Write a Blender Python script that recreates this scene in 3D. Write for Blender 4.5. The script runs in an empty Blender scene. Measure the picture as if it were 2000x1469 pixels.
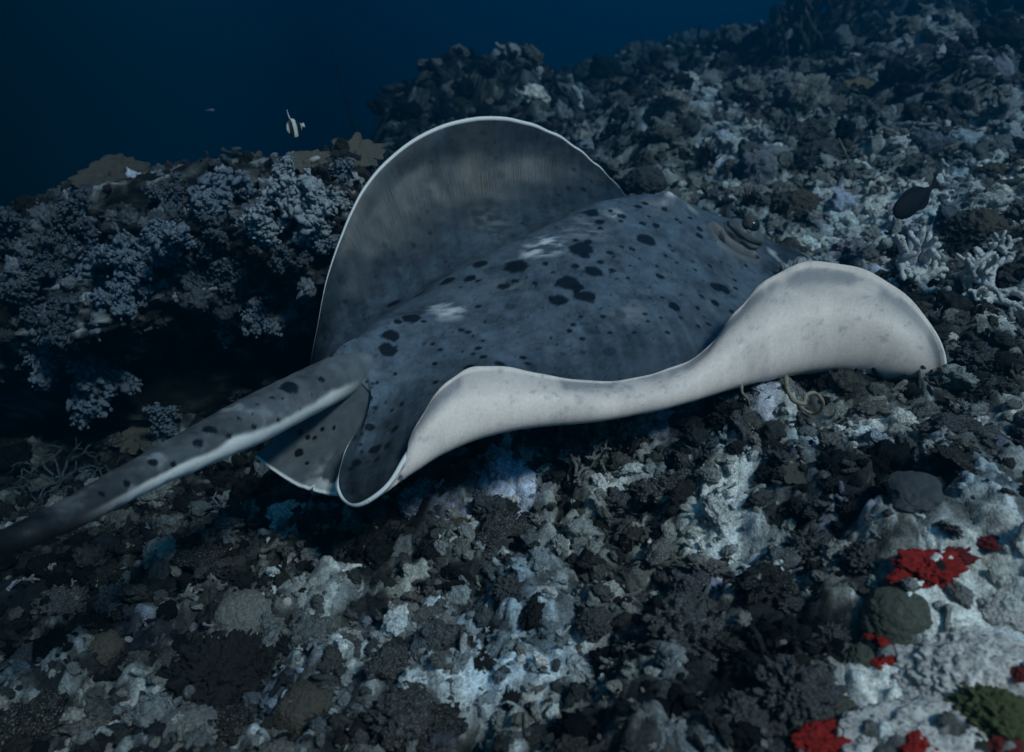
import bpy, bmesh, math, random
import numpy as np
from mathutils import Vector, Matrix, Euler

random.seed(7)
RNG = np.random.default_rng(11)
scene = bpy.context.scene
col = scene.collection

# ------------------------------------------------------------------ camera
PITCH = math.radians(18.0)
CAMZ = 1.3
FPX = 1556.0
cp, sp = math.cos(PITCH), math.sin(PITCH)
cam_d = bpy.data.cameras.new("camera")
cam_d.sensor_width = 36.0
cam_d.lens = 36.0 * FPX / 2000.0
cam_d.clip_start = 0.02
cam_d.clip_end = 400.0
cam = bpy.data.objects.new("camera", cam_d)
cam.location = (0, 0, CAMZ)
cam.rotation_euler = (math.pi / 2 - PITCH, 0, 0)
col.objects.link(cam)
scene.camera = cam
cam_d.dof.use_dof = True
cam_d.dof.focus_distance = 1.95
cam_d.dof.aperture_fstop = 3.2

# ------------------------------------------------------------------ world: blue water all round, lighter above and towards the shallow side
world = bpy.data.worlds.new("World")
scene.world = world
world.use_nodes = True
nt = world.node_tree
for n in list(nt.nodes):
    nt.nodes.remove(n)
out = nt.nodes.new("ShaderNodeOutputWorld")
bg = nt.nodes.new("ShaderNodeBackground")
tc = nt.nodes.new("ShaderNodeTexCoord")
sep = nt.nodes.new("ShaderNodeSeparateXYZ")
nt.links.new(tc.outputs["Generated"], sep.inputs[0])
mr = nt.nodes.new("ShaderNodeMapRange")
mr.inputs[1].default_value = -1.0
mr.inputs[2].default_value = 1.0
nt.links.new(sep.outputs["Z"], mr.inputs[0])
ramp = nt.nodes.new("ShaderNodeValToRGB")
cr = ramp.color_ramp
cr.interpolation = 'EASE'
cr.elements[0].position = 0.15
cr.elements[0].color = (0.0, 0.003, 0.010, 1)
cr.elements[1].position = 1.0
cr.elements[1].color = (0.15, 0.31, 0.52, 1)
e = cr.elements.new(0.50); e.color = (0.0, 0.190, 0.350, 1)
e = cr.elements.new(0.62); e.color = (0.002, 0.28, 0.54, 1)
e = cr.elements.new(0.78); e.color = (0.05, 0.19, 0.37, 1)
nt.links.new(mr.outputs[0], ramp.inputs[0])
mx = nt.nodes.new("ShaderNodeMapRange")       # the open, deep side is darker than the shallow side
mx.interpolation_type = 'SMOOTHSTEP'
mx.inputs[1].default_value = -0.60
mx.inputs[2].default_value = 0.25
mx.inputs[3].default_value = 0.03
mx.inputs[4].default_value = 1.0
nt.links.new(sep.outputs["X"], mx.inputs[0])
mul = nt.nodes.new("ShaderNodeMix")
mul.data_type = 'RGBA'; mul.blend_type = 'MULTIPLY'
mul.inputs[0].default_value = 1.0
nt.links.new(ramp.outputs[0], mul.inputs[6])
nt.links.new(mx.outputs[0], mul.inputs[7])
nt.links.new(mul.outputs[2], bg.inputs[0])
bg.inputs[1].default_value = 1.0
nt.links.new(bg.outputs[0], out.inputs[0])

# ------------------------------------------------------------------ sun, softened by the water column
sun_d = bpy.data.lights.new("sun", 'SUN')
sun_d.energy = 5.0
sun_d.angle = math.radians(9)
sun_d.color = (1.0, 0.84, 0.70)
sun = bpy.data.objects.new("sun", sun_d)
SUN_DIR = Vector((-0.42, 0.54, -0.72)).normalized()
sun.rotation_euler = SUN_DIR.to_track_quat('-Z', 'Y').to_euler()
sun.location = (1, -2, 6)
col.objects.link(sun)

# ------------------------------------------------------------------ picture
vs = scene.view_settings
vs.view_transform = 'Standard'
vs.look = 'None'
vs.gamma = 1.0
vs.exposure = 0.68
vs.use_curve_mapping = False
scene.render.engine = 'CYCLES'
scene.cycles.use_denoising = True
scene.cycles.volume_bounces = 0
scene.cycles.max_bounces = 5
scene.cycles.diffuse_bounces = 2

# ------------------------------------------------------------------ helpers
def W(P):
    """camera-aligned metres (right, forward, up) -> world"""
    P = np.asarray(P, dtype=np.float64)
    x, y, z = P[..., 0], P[..., 1], P[..., 2]
    return np.stack([x, y * cp + z * sp, -y * sp + z * cp + CAMZ], axis=-1)

def px(u, v, d):
    """photo pixel and distance along the view axis -> camera-aligned metres"""
    return np.array([(u - 1000.0) / FPX * d, d, (734.5 - v) / FPX * d])

def hsh(ix, iy, iz, seed):
    h = (ix.astype(np.int64) * 374761393 + iy.astype(np.int64) * 668265263 + iz.astype(np.int64) * 2147483647 + seed * 1274126177) & 0xFFFFFFFF
    h = ((h ^ (h >> 13)) * 1274126177) & 0xFFFFFFFF
    h = ((h ^ (h >> 16)) * 2246822519) & 0xFFFFFFFF
    h = h ^ (h >> 15)
    return (h & 0xFFFFFF).astype(np.float64) / 16777216.0

def noise3(x, y, z, seed=0):
    x0, y0, z0 = np.floor(x), np.floor(y), np.floor(z)
    fx, fy, fz = x - x0, y - y0, z - z0
    fx = fx * fx * fx * (fx * (fx * 6 - 15) + 10)
    fy = fy * fy * fy * (fy * (fy * 6 - 15) + 10)
    fz = fz * fz * fz * (fz * (fz * 6 - 15) + 10)
    r = 0.0
    for i in (0, 1):
        wx = fx if i else 1 - fx
        for j in (0, 1):
            wy = fy if j else 1 - fy
            for k in (0, 1):
                wz = fz if k else 1 - fz
                r = r + wx * wy * wz * hsh(x0 + i, y0 + j, z0 + k, seed)
    return r * 2 - 1

def noise2(x, y, seed=0):
    x0, y0 = np.floor(x), np.floor(y)
    fx, fy = x - x0, y - y0
    fx = fx * fx * fx * (fx * (fx * 6 - 15) + 10)
    fy = fy * fy * fy * (fy * (fy * 6 - 15) + 10)
    z = np.zeros_like(x0)
    a = hsh(x0, y0, z, seed); b = hsh(x0 + 1, y0, z, seed)
    c = hsh(x0, y0 + 1, z, seed); d = hsh(x0 + 1, y0 + 1, z, seed)
    return ((a * (1 - fx) + b * fx) * (1 - fy) + (c * (1 - fx) + d * fx) * fy) * 2 - 1

def fbm2(x, y, octv=4, seed=0):
    r = 0; a = 1; t = 0
    for o in range(octv):
        r = r + a * noise2(x, y, seed + o * 17); t += a
        a *= 0.5; x = x * 2.03 + 5.1; y = y * 2.03 - 3.7
    return r / t

def fbm3(x, y, z, octv=4, seed=0):
    r = 0; a = 1; t = 0
    for o in range(octv):
        r = r + a * noise3(x, y, z, seed + o * 17); t += a
        a *= 0.5; x = x * 2.03 + 5.1; y = y * 2.03 - 3.7; z = z * 2.03 + 1.3
    return r / t

def worley2(x, y, seed=0):
    x0, y0 = np.floor(x), np.floor(y)
    best = np.full(x.shape, 9.0); bid = np.zeros(x.shape)
    z = np.zeros_like(x0)
    for i in (-1, 0, 1):
        for j in (-1, 0, 1):
            cx, cy = x0 + i, y0 + j
            jx = cx + hsh(cx, cy, z, seed); jy = cy + hsh(cx, cy, z, seed + 1)
            d = (jx - x) ** 2 + (jy - y) ** 2
            m = d < best
            best = np.where(m, d, best)
            bid = np.where(m, hsh(cx, cy, z, seed + 2), bid)
    return np.sqrt(best), bid

def worley3(x, y, z, seed=0):
    x0, y0, z0 = np.floor(x), np.floor(y), np.floor(z)
    best = np.full(x.shape, 9.0); bid = np.zeros(x.shape)
    for i in (-1, 0, 1):
        for j in (-1, 0, 1):
            for k in (-1, 0, 1):
                cx, cy, cz = x0 + i, y0 + j, z0 + k
                d = (cx + hsh(cx, cy, cz, seed) - x) ** 2 + (cy + hsh(cx, cy, cz, seed + 1) - y) ** 2 + (cz + hsh(cx, cy, cz, seed + 2) - z) ** 2
                m = d < best
                best = np.where(m, d, best)
                bid = np.where(m, hsh(cx, cy, cz, seed + 3), bid)
    return np.sqrt(best), bid

def sstep(a, b, x):
    t = np.clip((x - a) / (b - a), 0, 1)
    return t * t * (3 - 2 * t)

def mesh_np(name, V, F, colr=None, smooth=True, uv=None, fcs=None):
    """V (n,3); F (m,k) with k = 3 or 4, or fcs = list of such arrays; colr (n,3) vertex pigment"""
    me = bpy.data.meshes.new(name)
    groups = fcs if fcs is not None else [F]
    V = np.asarray(V, dtype=np.float32)
    me.vertices.add(len(V)); me.vertices.foreach_set("co", V.ravel())
    nl = sum(g.size for g in groups); nf = sum(len(g) for g in groups)
    me.loops.add(nl); me.polygons.add(nf)
    li = np.concatenate([np.asarray(g, dtype=np.int32).ravel() for g in groups])
    sizes = np.concatenate([np.full(len(g), g.shape[1], dtype=np.int32) for g in groups])
    starts = np.concatenate([[0], np.cumsum(sizes)[:-1]]).astype(np.int32)
    me.loops.foreach_set("vertex_index", li)
    me.polygons.foreach_set("loop_start", starts)
    me.polygons.foreach_set("loop_total", sizes)
    if smooth:
        me.polygons.foreach_set("use_smooth", np.ones(nf, dtype=bool))
    if colr is not None:
        at = me.color_attributes.new("Col", 'FLOAT_COLOR', 'POINT')
        c4 = np.ones((len(V), 4), dtype=np.float32); c4[:, :3] = colr
        at.data.foreach_set("color", c4.ravel())
    if uv is not None:
        l = me.uv_layers.new(name="UVMap")
        l.data.foreach_set("uv", np.asarray(uv, dtype=np.float32)[li].ravel())
    me.update(calc_edges=True)
    me.validate()
    return me

def link(name, me, mat=None, parent=None, label=None, cat=None, group=None, kind=None):
    o = bpy.data.objects.new(name, me)
    col.objects.link(o)
    if me is not None and mat is not None and len(me.materials) == 0:
        me.materials.append(mat)
    if parent is not None:
        o.parent = parent
    tag(o, label, cat, group, kind)
    return o

def tag(o, label=None, cat=None, group=None, kind=None):
    if label: o["label"] = label
    if cat: o["category"] = cat
    if group: o["group"] = group
    if kind: o["kind"] = kind
    return o

# ------------------------------------------------------------------ materials
def mat_attr(name, rough=0.8, spec=0.25, nscale=60.0, namount=0.45, bump=0.35, bscale=180.0, bdist=0.002, gain=1.0, inst=False):
    """pigment from the mesh, broken up by fine procedural grain and relief"""
    m = bpy.data.materials.new(name); m.use_nodes = True
    t = m.node_tree; b = t.nodes["Principled BSDF"]
    b.inputs["Roughness"].default_value = rough
    b.inputs["Specular IOR Level"].default_value = spec
    a = t.nodes.new("ShaderNodeAttribute"); a.attribute_name = "Col"
    if inst:
        a.attribute_type = 'INSTANCER'; a.attribute_name = "tint"
    tcn = t.nodes.new("ShaderNodeTexCoord")
    n = t.nodes.new("ShaderNodeTexNoise"); n.inputs["Scale"].default_value = nscale
    n.inputs["Detail"].default_value = 5.0; n.inputs["Roughness"].default_value = 0.65
    t.links.new(tcn.outputs["Object"], n.inputs["Vector"])
    nh = t.nodes.new("ShaderNodeTexNoise"); nh.inputs["Scale"].default_value = nscale * 3.7
    nh.inputs["Detail"].default_value = 4.0
    t.links.new(tcn.outputs["Object"], nh.inputs["Vector"])
    mh = t.nodes.new("ShaderNodeMix"); mh.data_type = 'FLOAT'; mh.inputs[0].default_value = 0.45
    t.links.new(n.outputs[0], mh.inputs[2]); t.links.new(nh.outputs[0], mh.inputs[3])
    mr = t.nodes.new("ShaderNodeMapRange")
    mr.inputs[1].default_value = 0.33; mr.inputs[2].default_value = 0.67
    mr.inputs[3].default_value = (1.0 - namount) * gain; mr.inputs[4].default_value = (1.0 + namount) * gain
    t.links.new(mh.outputs[0], mr.inputs[0])
    mm = t.nodes.new("ShaderNodeMix"); mm.data_type = 'RGBA'; mm.blend_type = 'MULTIPLY'; mm.inputs[0].default_value = 1.0
    t.links.new(a.outputs["Color"], mm.inputs[6]); t.links.new(mr.outputs[0], mm.inputs[7])
    t.links.new(mm.outputs[2], b.inputs["Base Color"])
    n2 = t.nodes.new("ShaderNodeTexNoise"); n2.inputs["Scale"].default_value = bscale; n2.inputs["Detail"].default_value = 4.0
    t.links.new(tcn.outputs["Object"], n2.inputs["Vector"])
    bp = t.nodes.new("ShaderNodeBump"); bp.inputs["Strength"].default_value = bump; bp.inputs["Distance"].default_value = bdist
    t.links.new(n2.outputs[0], bp.inputs["Height"]); t.links.new(bp.outputs[0], b.inputs["Normal"])
    return m

def mat_two(name, c1, c2, scale=20.0, rough=0.75, spec=0.25, bump=0.4, bscale=90.0, bdist=0.004, lo=0.4, hi=0.62, c3=None):
    """two pigments mixed by noise, a third in small flecks"""
    m = bpy.data.materials.new(name); m.use_nodes = True
    t = m.node_tree; b = t.nodes["Principled BSDF"]
    b.inputs["Roughness"].default_value = rough
    b.inputs["Specular IOR Level"].default_value = spec
    tcn = t.nodes.new("ShaderNodeTexCoord")
    oi = t.nodes.new("ShaderNodeObjectInfo")
    ad = t.nodes.new("ShaderNodeVectorMath"); ad.operation = 'ADD'
    t.links.new(tcn.outputs["Object"], ad.inputs[0]); t.links.new(oi.outputs["Location"], ad.inputs[1])
    n = t.nodes.new("ShaderNodeTexNoise"); n.inputs["Scale"].default_value = scale; n.inputs["Detail"].default_value = 6.0
    n.inputs["Roughness"].default_value = 0.6
    t.links.new(ad.outputs[0], n.inputs["Vector"])
    ng = t.nodes.new("ShaderNodeTexNoise"); ng.inputs["Scale"].default_value = scale * 4.3; ng.inputs["Detail"].default_value = 4.0
    t.links.new(ad.outputs[0], ng.inputs["Vector"])
    mg = t.nodes.new("ShaderNodeMix"); mg.data_type = 'FLOAT'; mg.inputs[0].default_value = 0.42
    t.links.new(n.outputs[0], mg.inputs[2]); t.links.new(ng.outputs[0], mg.inputs[3])
    r = t.nodes.new("ShaderNodeValToRGB")
    r.color_ramp.elements[0].position = lo; r.color_ramp.elements[0].color = (*c1, 1)
    r.color_ramp.elements[1].position = hi; r.color_ramp.elements[1].color = (*c2, 1)
    t.links.new(mg.outputs[0], r.inputs[0])
    src = r.outputs[0]
    if c3 is not None:
        n3 = t.nodes.new("ShaderNodeTexNoise"); n3.inputs["Scale"].default_value = scale * 3.1; n3.inputs["Detail"].default_value = 3.0
        t.links.new(ad.outputs[0], n3.inputs["Vector"])
        r3 = t.nodes.new("ShaderNodeMapRange"); r3.inputs[1].default_value = 0.54; r3.inputs[2].default_value = 0.66
        t.links.new(n3.outputs[0], r3.inputs[0])
        mm = t.nodes.new("ShaderNodeMix"); mm.data_type = 'RGBA'
        t.links.new(r3.outputs[0], mm.inputs[0]); t.links.new(src, mm.inputs[6]); mm.inputs[7].default_value = (*c3, 1)
        src = mm.outputs[2]
    t.links.new(src, b.inputs["Base Color"])
    n2 = t.nodes.new("ShaderNodeTexNoise"); n2.inputs["Scale"].default_value = bscale; n2.inputs["Detail"].default_value = 5.0
    t.links.new(ad.outputs[0], n2.inputs["Vector"])
    bp = t.nodes.new("ShaderNodeBump"); bp.inputs["Strength"].default_value = bump; bp.inputs["Distance"].default_value = bdist
    t.links.new(n2.outputs[0], bp.inputs["Height"]); t.links.new(bp.outputs[0], b.inputs["Normal"])
    return m

M_REEF = mat_attr("reef_rock", rough=0.85, spec=0.15, nscale=75.0, namount=0.75, bump=0.7, bscale=260.0, bdist=0.004)
M_OUTCROP = mat_attr("outcrop_rock", rough=0.85, spec=0.15, nscale=40.0, namount=0.6, bump=0.6, bscale=150.0, bdist=0.005)
M_RUBBLE = mat_attr("rubble", rough=0.9, spec=0.1, nscale=2.6, namount=0.85, bump=0.6, bscale=9.0, bdist=0.05, inst=True)

# ------------------------------------------------------------------ the reef slope
def edge_x(y):
    return -0.10 - 0.145 * y

def reef_z(x, y, fine=True):
    """height of the reef (camera-aligned), and the ids of the rubble cells for its pigment"""
    x = np.asarray(x, dtype=np.float64); y = np.asarray(y, dtype=np.float64)
    z = 0.225 * x + 0.424 * y - 1.075
    # behind the left outcrop the reef falls away into open water
    back = sstep(3.0, 4.4, y)
    dr = np.maximum(0, edge_x(y) - x)
    z = z - back * (1.6 * dr / (1 + 0.35 * dr))
    # hollow under the outcrop
    z = z - 0.22 * np.exp(-(((x + 1.25) / 0.75) ** 2 + ((y - 2.75) / 0.5) ** 2))
    z = z + 0.10 * fbm2(x * 1.3, y * 1.3, 4, 3)
    # a hummock on the far reef
    z = z + 0.62 * np.exp(-(((x + 0.45) / 0.95) ** 2 + ((y - 7.6) / 1.1) ** 2))
    far = sstep(3.2, 6.0, y)
    f1, _ = worley2(x / 1.15 + 0.1 * noise2(x * 3, y * 3, 5), y / 1.15, 31)
    z = z + far * 0.34 * np.maximum(0, 1 - (f1 / 0.62) ** 2)
    wx = x + 0.05 * noise2(x * 6, y * 6, 8); wy = y + 0.05 * noise2(x * 6 + 7, y * 6, 9)
    f2, i2 = worley2(wx / 0.36, wy / 0.36, 41)
    z = z + (0.065 + 0.10 * far) * np.maximum(0, 1 - (f2 / 0.62) ** 2) * (0.25 + i2)
    wx = x + 0.02 * noise2(x * 16, y * 16, 18); wy = y + 0.02 * noise2(x * 16 + 7, y * 16, 19)
    f3, i3 = worley2(wx / 0.135, wy / 0.135, 51)
    z = z + 0.042 * np.maximum(0, 1 - (f3 / 0.6) ** 2) * (0.15 + i3)
    f4, i4 = worley2(wx / 0.055, wy / 0.055, 61)
    z = z + 0.021 * np.maximum(0, 1 - (f4 / 0.6) ** 2) * (0.1 + i4) * (1 - 0.7 * far)
    if not fine:
        return z
    f5, i5 = worley2(x / 0.024, y / 0.024, 71)
    z = z + 0.009 * np.maximum(0, 1 - (f5 / 0.6) ** 2) * (0.1 + i5) * (1 - sstep(2.0, 4.0, y))
    z = z + 0.010 * fbm2(x * 28, y * 28, 3, 81)
    return z, i2, i3, i4, i5

def blobs(x, y, lst):
    """soft patches on the ground: (u, v, reach in metres across, along)"""
    r = np.zeros_like(x)
    for (u, v, rx, ry) in lst:
        g = ground_plane(u, v)
        r = np.maximum(r, np.exp(-(((x - g[0]) / rx) ** 2 + ((y - g[1]) / ry) ** 2)))
    return r

def ground_plane(u, v):
    a = (u - 1000.0) / FPX; b = (734.5 - v) / FPX
    d = 1.0 / (0.93 * (0.424 + 0.225 * a - b))
    return np.array([a * d, d, b * d])

PALE_SPOTS = [(1740, 450, 0.35, 0.45), (1900, 330, 0.4, 0.5), (1650, 500, 0.3, 0.3), (1430, 1080, 0.14, 0.14), (1700, 900, 0.16, 0.12), (1300, 830, 0.18, 0.10),
              (1640, 950, 0.15, 0.07), (1860, 1250, 0.13, 0.14), (1700, 1430, 0.16, 0.08), (1950, 1180, 0.12, 0.10), (1980, 1440, 0.1, 0.06), (1880, 1440, 0.13, 0.06),
              (760, 1230, 0.14, 0.06), (1000, 1330, 0.18, 0.07), (330, 1440, 0.14, 0.05), (60, 1370, 0.12, 0.04), (1500, 640, 0.25, 0.25), (1380, 350, 0.4, 0.5)]
WHITE_SPOTS = [(290, 1335, 0.045, 0.035), (1490, 1130, 0.03, 0.045), (1400, 1060, 0.06, 0.05), (120, 1390, 0.04, 0.02), (1690, 890, 0.07, 0.04), (1880, 1300, 0.08, 0.10),
               (1790, 1440, 0.1, 0.05), (1830, 1180, 0.05, 0.05), (1750, 440, 0.22, 0.30), (1620, 490, 0.2, 0.2), (1930, 400, 0.2, 0.2), (1930, 1240, 0.1, 0.1), (1700, 1400, 0.07, 0.05), (1960, 1330, 0.1, 0.1)]
DARK_SPOTS = [(150, 800, 1.2, 0.75), (520, 800, 0.5, 0.4), (120, 1130, 0.3, 0.18), (430, 1300, 0.13, 0.06), (870, 920, 0.28, 0.14), (730, 1050, 0.14, 0.09), (1300, 1250, 0.12, 0.10), (1550, 1340, 0.11, 0.09),  # dark growth, plus shade painted under outcrop and rear fin and in the hole
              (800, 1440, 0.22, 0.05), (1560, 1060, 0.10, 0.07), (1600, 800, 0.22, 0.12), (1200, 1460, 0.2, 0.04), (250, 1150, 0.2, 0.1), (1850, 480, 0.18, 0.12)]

def reef_color(x, y, i2, i3, i4, i5):
    n = 0.55 * fbm2(x * 2.2, y * 2.2, 4, 101) + 0.6 * fbm2(x * 9, y * 9, 4, 111)
    v = 0.46 * (i4 - 0.5) + 0.24 * (i3 - 0.5) + 0.16 * (i2 - 0.5) + 0.34 * (i5 - 0.5) + 0.66 * n
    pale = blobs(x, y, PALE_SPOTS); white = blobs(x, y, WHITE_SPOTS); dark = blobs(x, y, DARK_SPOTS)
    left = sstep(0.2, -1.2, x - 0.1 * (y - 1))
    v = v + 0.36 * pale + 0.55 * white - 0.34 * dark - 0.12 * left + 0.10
    ks = np.array([-0.60, -0.30, -0.12, 0.03, 0.20, 0.40, 0.72])
    cs = np.array([[0.008, 0.009, 0.010], [0.014, 0.015, 0.016], [0.034, 0.031, 0.028], [0.075, 0.070, 0.063], [0.17, 0.165, 0.155], [0.36, 0.35, 0.33], [0.70, 0.68, 0.65]])
    c = np.stack([np.interp(v, ks, cs[:, k]) for k in range(3)], axis=-1)
    tint = fbm2(x * 5 + 3, y * 5, 3, 131)
    c = c * (1 + np.stack([0.18 * tint, 0.02 * tint, -0.16 * tint], -1))
    lav = sstep(0.30, 0.55, fbm2(x * 7 - 9, y * 7, 3, 141)) * 0.6
    c = c * (1 - lav[..., None]) + c * np.array([0.95, 0.98, 1.35]) * lav[..., None]
    c = c * np.array([0.90, 1.0, 1.08])
    return np.clip(c, 0.004, 0.85)

def build_reef():
    NY, NX = 800, 880
    t = np.linspace(0, 1, NY)
    y = 0.58 * (13.5 / 0.58) ** t
    s = np.linspace(0, 1, NX)
    yy, ss = np.meshgrid(y, s, indexing='ij')
    x0 = np.maximum(-0.66 * yy - 0.45, -3.3); x1 = 0.78 * yy + 0.75
    xx = x0 + (x1 - x0) * ss
    zz, i2, i3, i4, i5 = reef_z(xx, yy)
    c = reef_color(xx, yy, i2, i3, i4, i5)
    # lateral slump makes the lumps lean and overhang a little
    sx = 0.012 * noise2(xx * 11, yy * 11, 151) * np.minimum(1, yy); sy = 0.012 * noise2(xx * 11 + 4, yy * 11, 152)
    P = np.stack([xx + sx, yy + sy, zz], -1).reshape(-1, 3)
    idx = np.arange(NY * NX).reshape(NY, NX)
    F = np.stack([idx[:-1, :-1], idx[:-1, 1:], idx[1:, 1:], idx[1:, :-1]], -1).reshape(-1, 4)
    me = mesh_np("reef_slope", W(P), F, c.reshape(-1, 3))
    return link("reef_slope", me, M_REEF, label="rubble covered coral reef slope rising to the right under the stingray", cat="reef", kind="structure"), W(P)

reef, reef_w = build_reef()

def hit(uvs):
    """where sight lines through photo pixels meet the reef: camera-aligned points"""
    res = []
    ys = 0.5 * (18.0 / 0.5) ** np.linspace(0, 1, 1500)
    for (u, v) in uvs:
        a = (u - 1000.0) / FPX; b = (734.5 - v) / FPX
        g = reef_z(a * ys, ys, fine=False)
        below = (b * ys) < g
        k = int(np.argmax(below)) if below.any() else len(ys) - 1
        res.append(np.array([a * ys[k], ys[k], g[k]]))
    return np.array(res)

# ------------------------------------------------------------------ the stingray
# radial stations round the disc, back ridge -> rim, each six points (pixel u, v, distance)
ST = [
 [(650,725,1.80),(640,722,1.86),(632,735,1.93),(625,745,2.00),(618,750,2.05),(612,755,2.10)],
 [(700,690,1.86),(672,690,1.95),(655,685,2.08),(645,670,2.13),(635,645,2.18),(622,625,2.22)],
 [(770,650,1.93),(728,640,2.04),(710,635,2.18),(695,595,2.25),(677,540,2.28),(652,500,2.30)],
 [(860,600,2.01),(815,583,2.13),(790,575,2.28),(775,500,2.36),(752,415,2.40),(722,352,2.40)],
 [(960,550,2.09),(910,520,2.21),(885,520,2.36),(870,440,2.46),(852,340,2.50),(835,258,2.49)],
 [(1060,500,2.17),(1010,470,2.29),(990,475,2.44),(975,410,2.55),(965,315,2.59),(965,229,2.57)],
 [(1150,462,2.24),(1105,425,2.36),(1090,432,2.50),(1080,390,2.62),(1078,320,2.67),(1082,260,2.66)],
 [(1230,438,2.31),(1185,393,2.43),(1175,405,2.57),(1170,385,2.69),(1170,355,2.75),(1172,327,2.75)],
 [(1300,425,2.38),(1260,378,2.50),(1252,392,2.62),(1246,398,2.73),(1240,398,2.80),(1236,392,2.85)],
 [(1350,425,2.43),(1322,388,2.55),(1320,412,2.66),(1320,427,2.76),(1320,437,2.82),(1322,445,2.88)],
 [(1390,430,2.47),(1378,412,2.58),(1385,432,2.68),(1395,452,2.76),(1405,464,2.80),(1415,472,2.85)],
 [(1420,440,2.50),(1450,440,2.56),(1480,455,2.62),(1510,470,2.68),(1535,480,2.70),(1560,489,2.72)],
 [(1410,445,2.49),(1455,475,2.50),(1500,500,2.52),(1540,518,2.54),(1580,540,2.52),(1620,562,2.50)],
 [(1390,450,2.46),(1450,510,2.42),(1520,560,2.38),(1590,620,2.30),(1660,670,2.20),(1725,700,2.12)],
 [(1370,450,2.44),(1440,530,2.36),(1530,610,2.24),(1640,690,2.08),(1745,728,1.95),(1830,738,1.86)],
 [(1350,450,2.41),(1425,535,2.32),(1520,630,2.18),(1670,712,1.98),(1795,738,1.86),(1846,698,1.83)],
 [(1330,448,2.39),(1410,540,2.28),(1510,640,2.14),(1695,722,1.92),(1785,690,1.84),(1806,622,1.86)],
 [(1310,446,2.37),(1395,545,2.24),(1490,645,2.10),(1655,714,1.92),(1698,635,1.86),(1724,549,1.91)],
 [(1280,446,2.34),(1370,550,2.20),(1450,645,2.07),(1575,716,1.91),(1598,618,1.87),(1612,515,1.94)],
 [(1250,448,2.31),(1330,555,2.15),(1400,650,2.02),(1485,731,1.86),(1500,640,1.84),(1518,537,1.93)],
 [(1215,452,2.28),(1290,560,2.10),(1350,650,1.97),(1405,754,1.81),(1420,685,1.80),(1446,606,1.89)],
 [(1180,460,2.25),(1245,570,2.06),(1300,655,1.93),(1335,774,1.77),(1352,735,1.76),(1384,687,1.83)],
 [(1140,472,2.22),(1195,585,2.02),(1245,670,1.89),(1265,788,1.74),(1280,762,1.73),(1305,726,1.78)],
 [(1095,490,2.18),(1140,605,1.98),(1175,690,1.85),(1180,804,1.70),(1185,780,1.69),(1195,750,1.72)],
 [(1045,515,2.14),(1080,625,1.94),(1100,705,1.81),(1090,815,1.67),(1085,780,1.65),(1085,742,1.68)],
 [(990,545,2.10),(1015,645,1.91),(1020,715,1.78),(1005,825,1.64),(1000,775,1.62),(1000,724,1.65)],
 [(935,572,2.05),(950,660,1.88),(950,725,1.75),(935,842,1.61),(925,782,1.60),(922,722,1.63)],
 [(880,600,2.00),(890,680,1.85),(880,745,1.73),(870,868,1.59),(862,815,1.57),(864,760,1.60)],
 [(835,625,1.96),(840,700,1.83),(830,770,1.71),(818,896,1.57),(812,870,1.55),(818,832,1.57)],
 [(800,642,1.93),(800,720,1.81),(790,800,1.70),(768,926,1.56),(775,926,1.54),(788,893,1.54)],
 [(775,655,1.91),(775,735,1.80),(760,830,1.70),(725,952,1.56),(738,960,1.535),(752,948,1.52)],
 [(755,665,1.89),(755,745,1.79),(735,850,1.69),(697,950,1.58),(694,978,1.55),(697,989,1.53)],
 [(738,675,1.88),(742,750,1.79),(722,840,1.70),(690,920,1.62),(672,955,1.59),(666,968,1.57)],
 [(720,683,1.87),(732,752,1.79),(715,825,1.71),(690,890,1.65),(670,918,1.62),(660,928,1.61)],
 [(705,692,1.86),(725,752,1.79),(718,805,1.73),(705,840,1.70),(690,858,1.68),(680,868,1.67)],
 [(690,702,1.85),(718,752,1.80),(724,785,1.76),(722,805,1.74),(718,815,1.73),(713,824,1.72)],
 [(675,712,1.83),(705,752,1.80),(722,772,1.79),(732,785,1.78),(740,792,1.77),(747,798,1.77)],
]
NRM = np.array([-0.203, -0.382, 0.90]); NRM /= np.linalg.norm(NRM)

def catmull(P, t, closed):
    """P (n, ...) sampled at parameters t in knot units"""
    n = len(P)
    i = np.floor(t).astype(int)
    if not closed:
        i = np.clip(i, 0, n - 2)
    f = (t - i).reshape((-1,) + (1,) * (P.ndim - 1))
    if closed:
        p0, p1, p2, p3 = P[(i - 1) % n], P[i % n], P[(i + 1) % n], P[(i + 2) % n]
    else:
        p1, p2 = P[i], P[i + 1]
        p0 = np.where((i > 0).reshape(f.shape), P[np.maximum(i - 1, 0)], 2 * p1 - p2)
        p3 = np.where((i < n - 2).reshape(f.shape), P[np.minimum(i + 2, n - 1)], 2 * p2 - p1)
    return 0.5 * (2 * p1 + (p2 - p0) * f + (2 * p0 - 5 * p1 + 4 * p2 - p3) * f ** 2 + (3 * p1 - 3 * p2 + p3 - p0) * f ** 3)

def smooth_closed(A, k):
    for _ in range(k):
        A = 0.25 * np.roll(A, 1, 0) + 0.5 * A + 0.25 * np.roll(A, -1, 0)
    return A

def grid_normals(G):
    du = np.roll(G, -1, 0) - np.roll(G, 1, 0)
    dv = np.empty_like(G)
    dv[:, 1:-1] = G[:, 2:] - G[:, :-2]; dv[:, 0] = G[:, 1] - G[:, 0]; dv[:, -1] = G[:, -1] - G[:, -2]
    n = np.cross(du, dv)
    return n / np.maximum(np.linalg.norm(n, axis=-1, keepdims=True), 1e-9)

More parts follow.
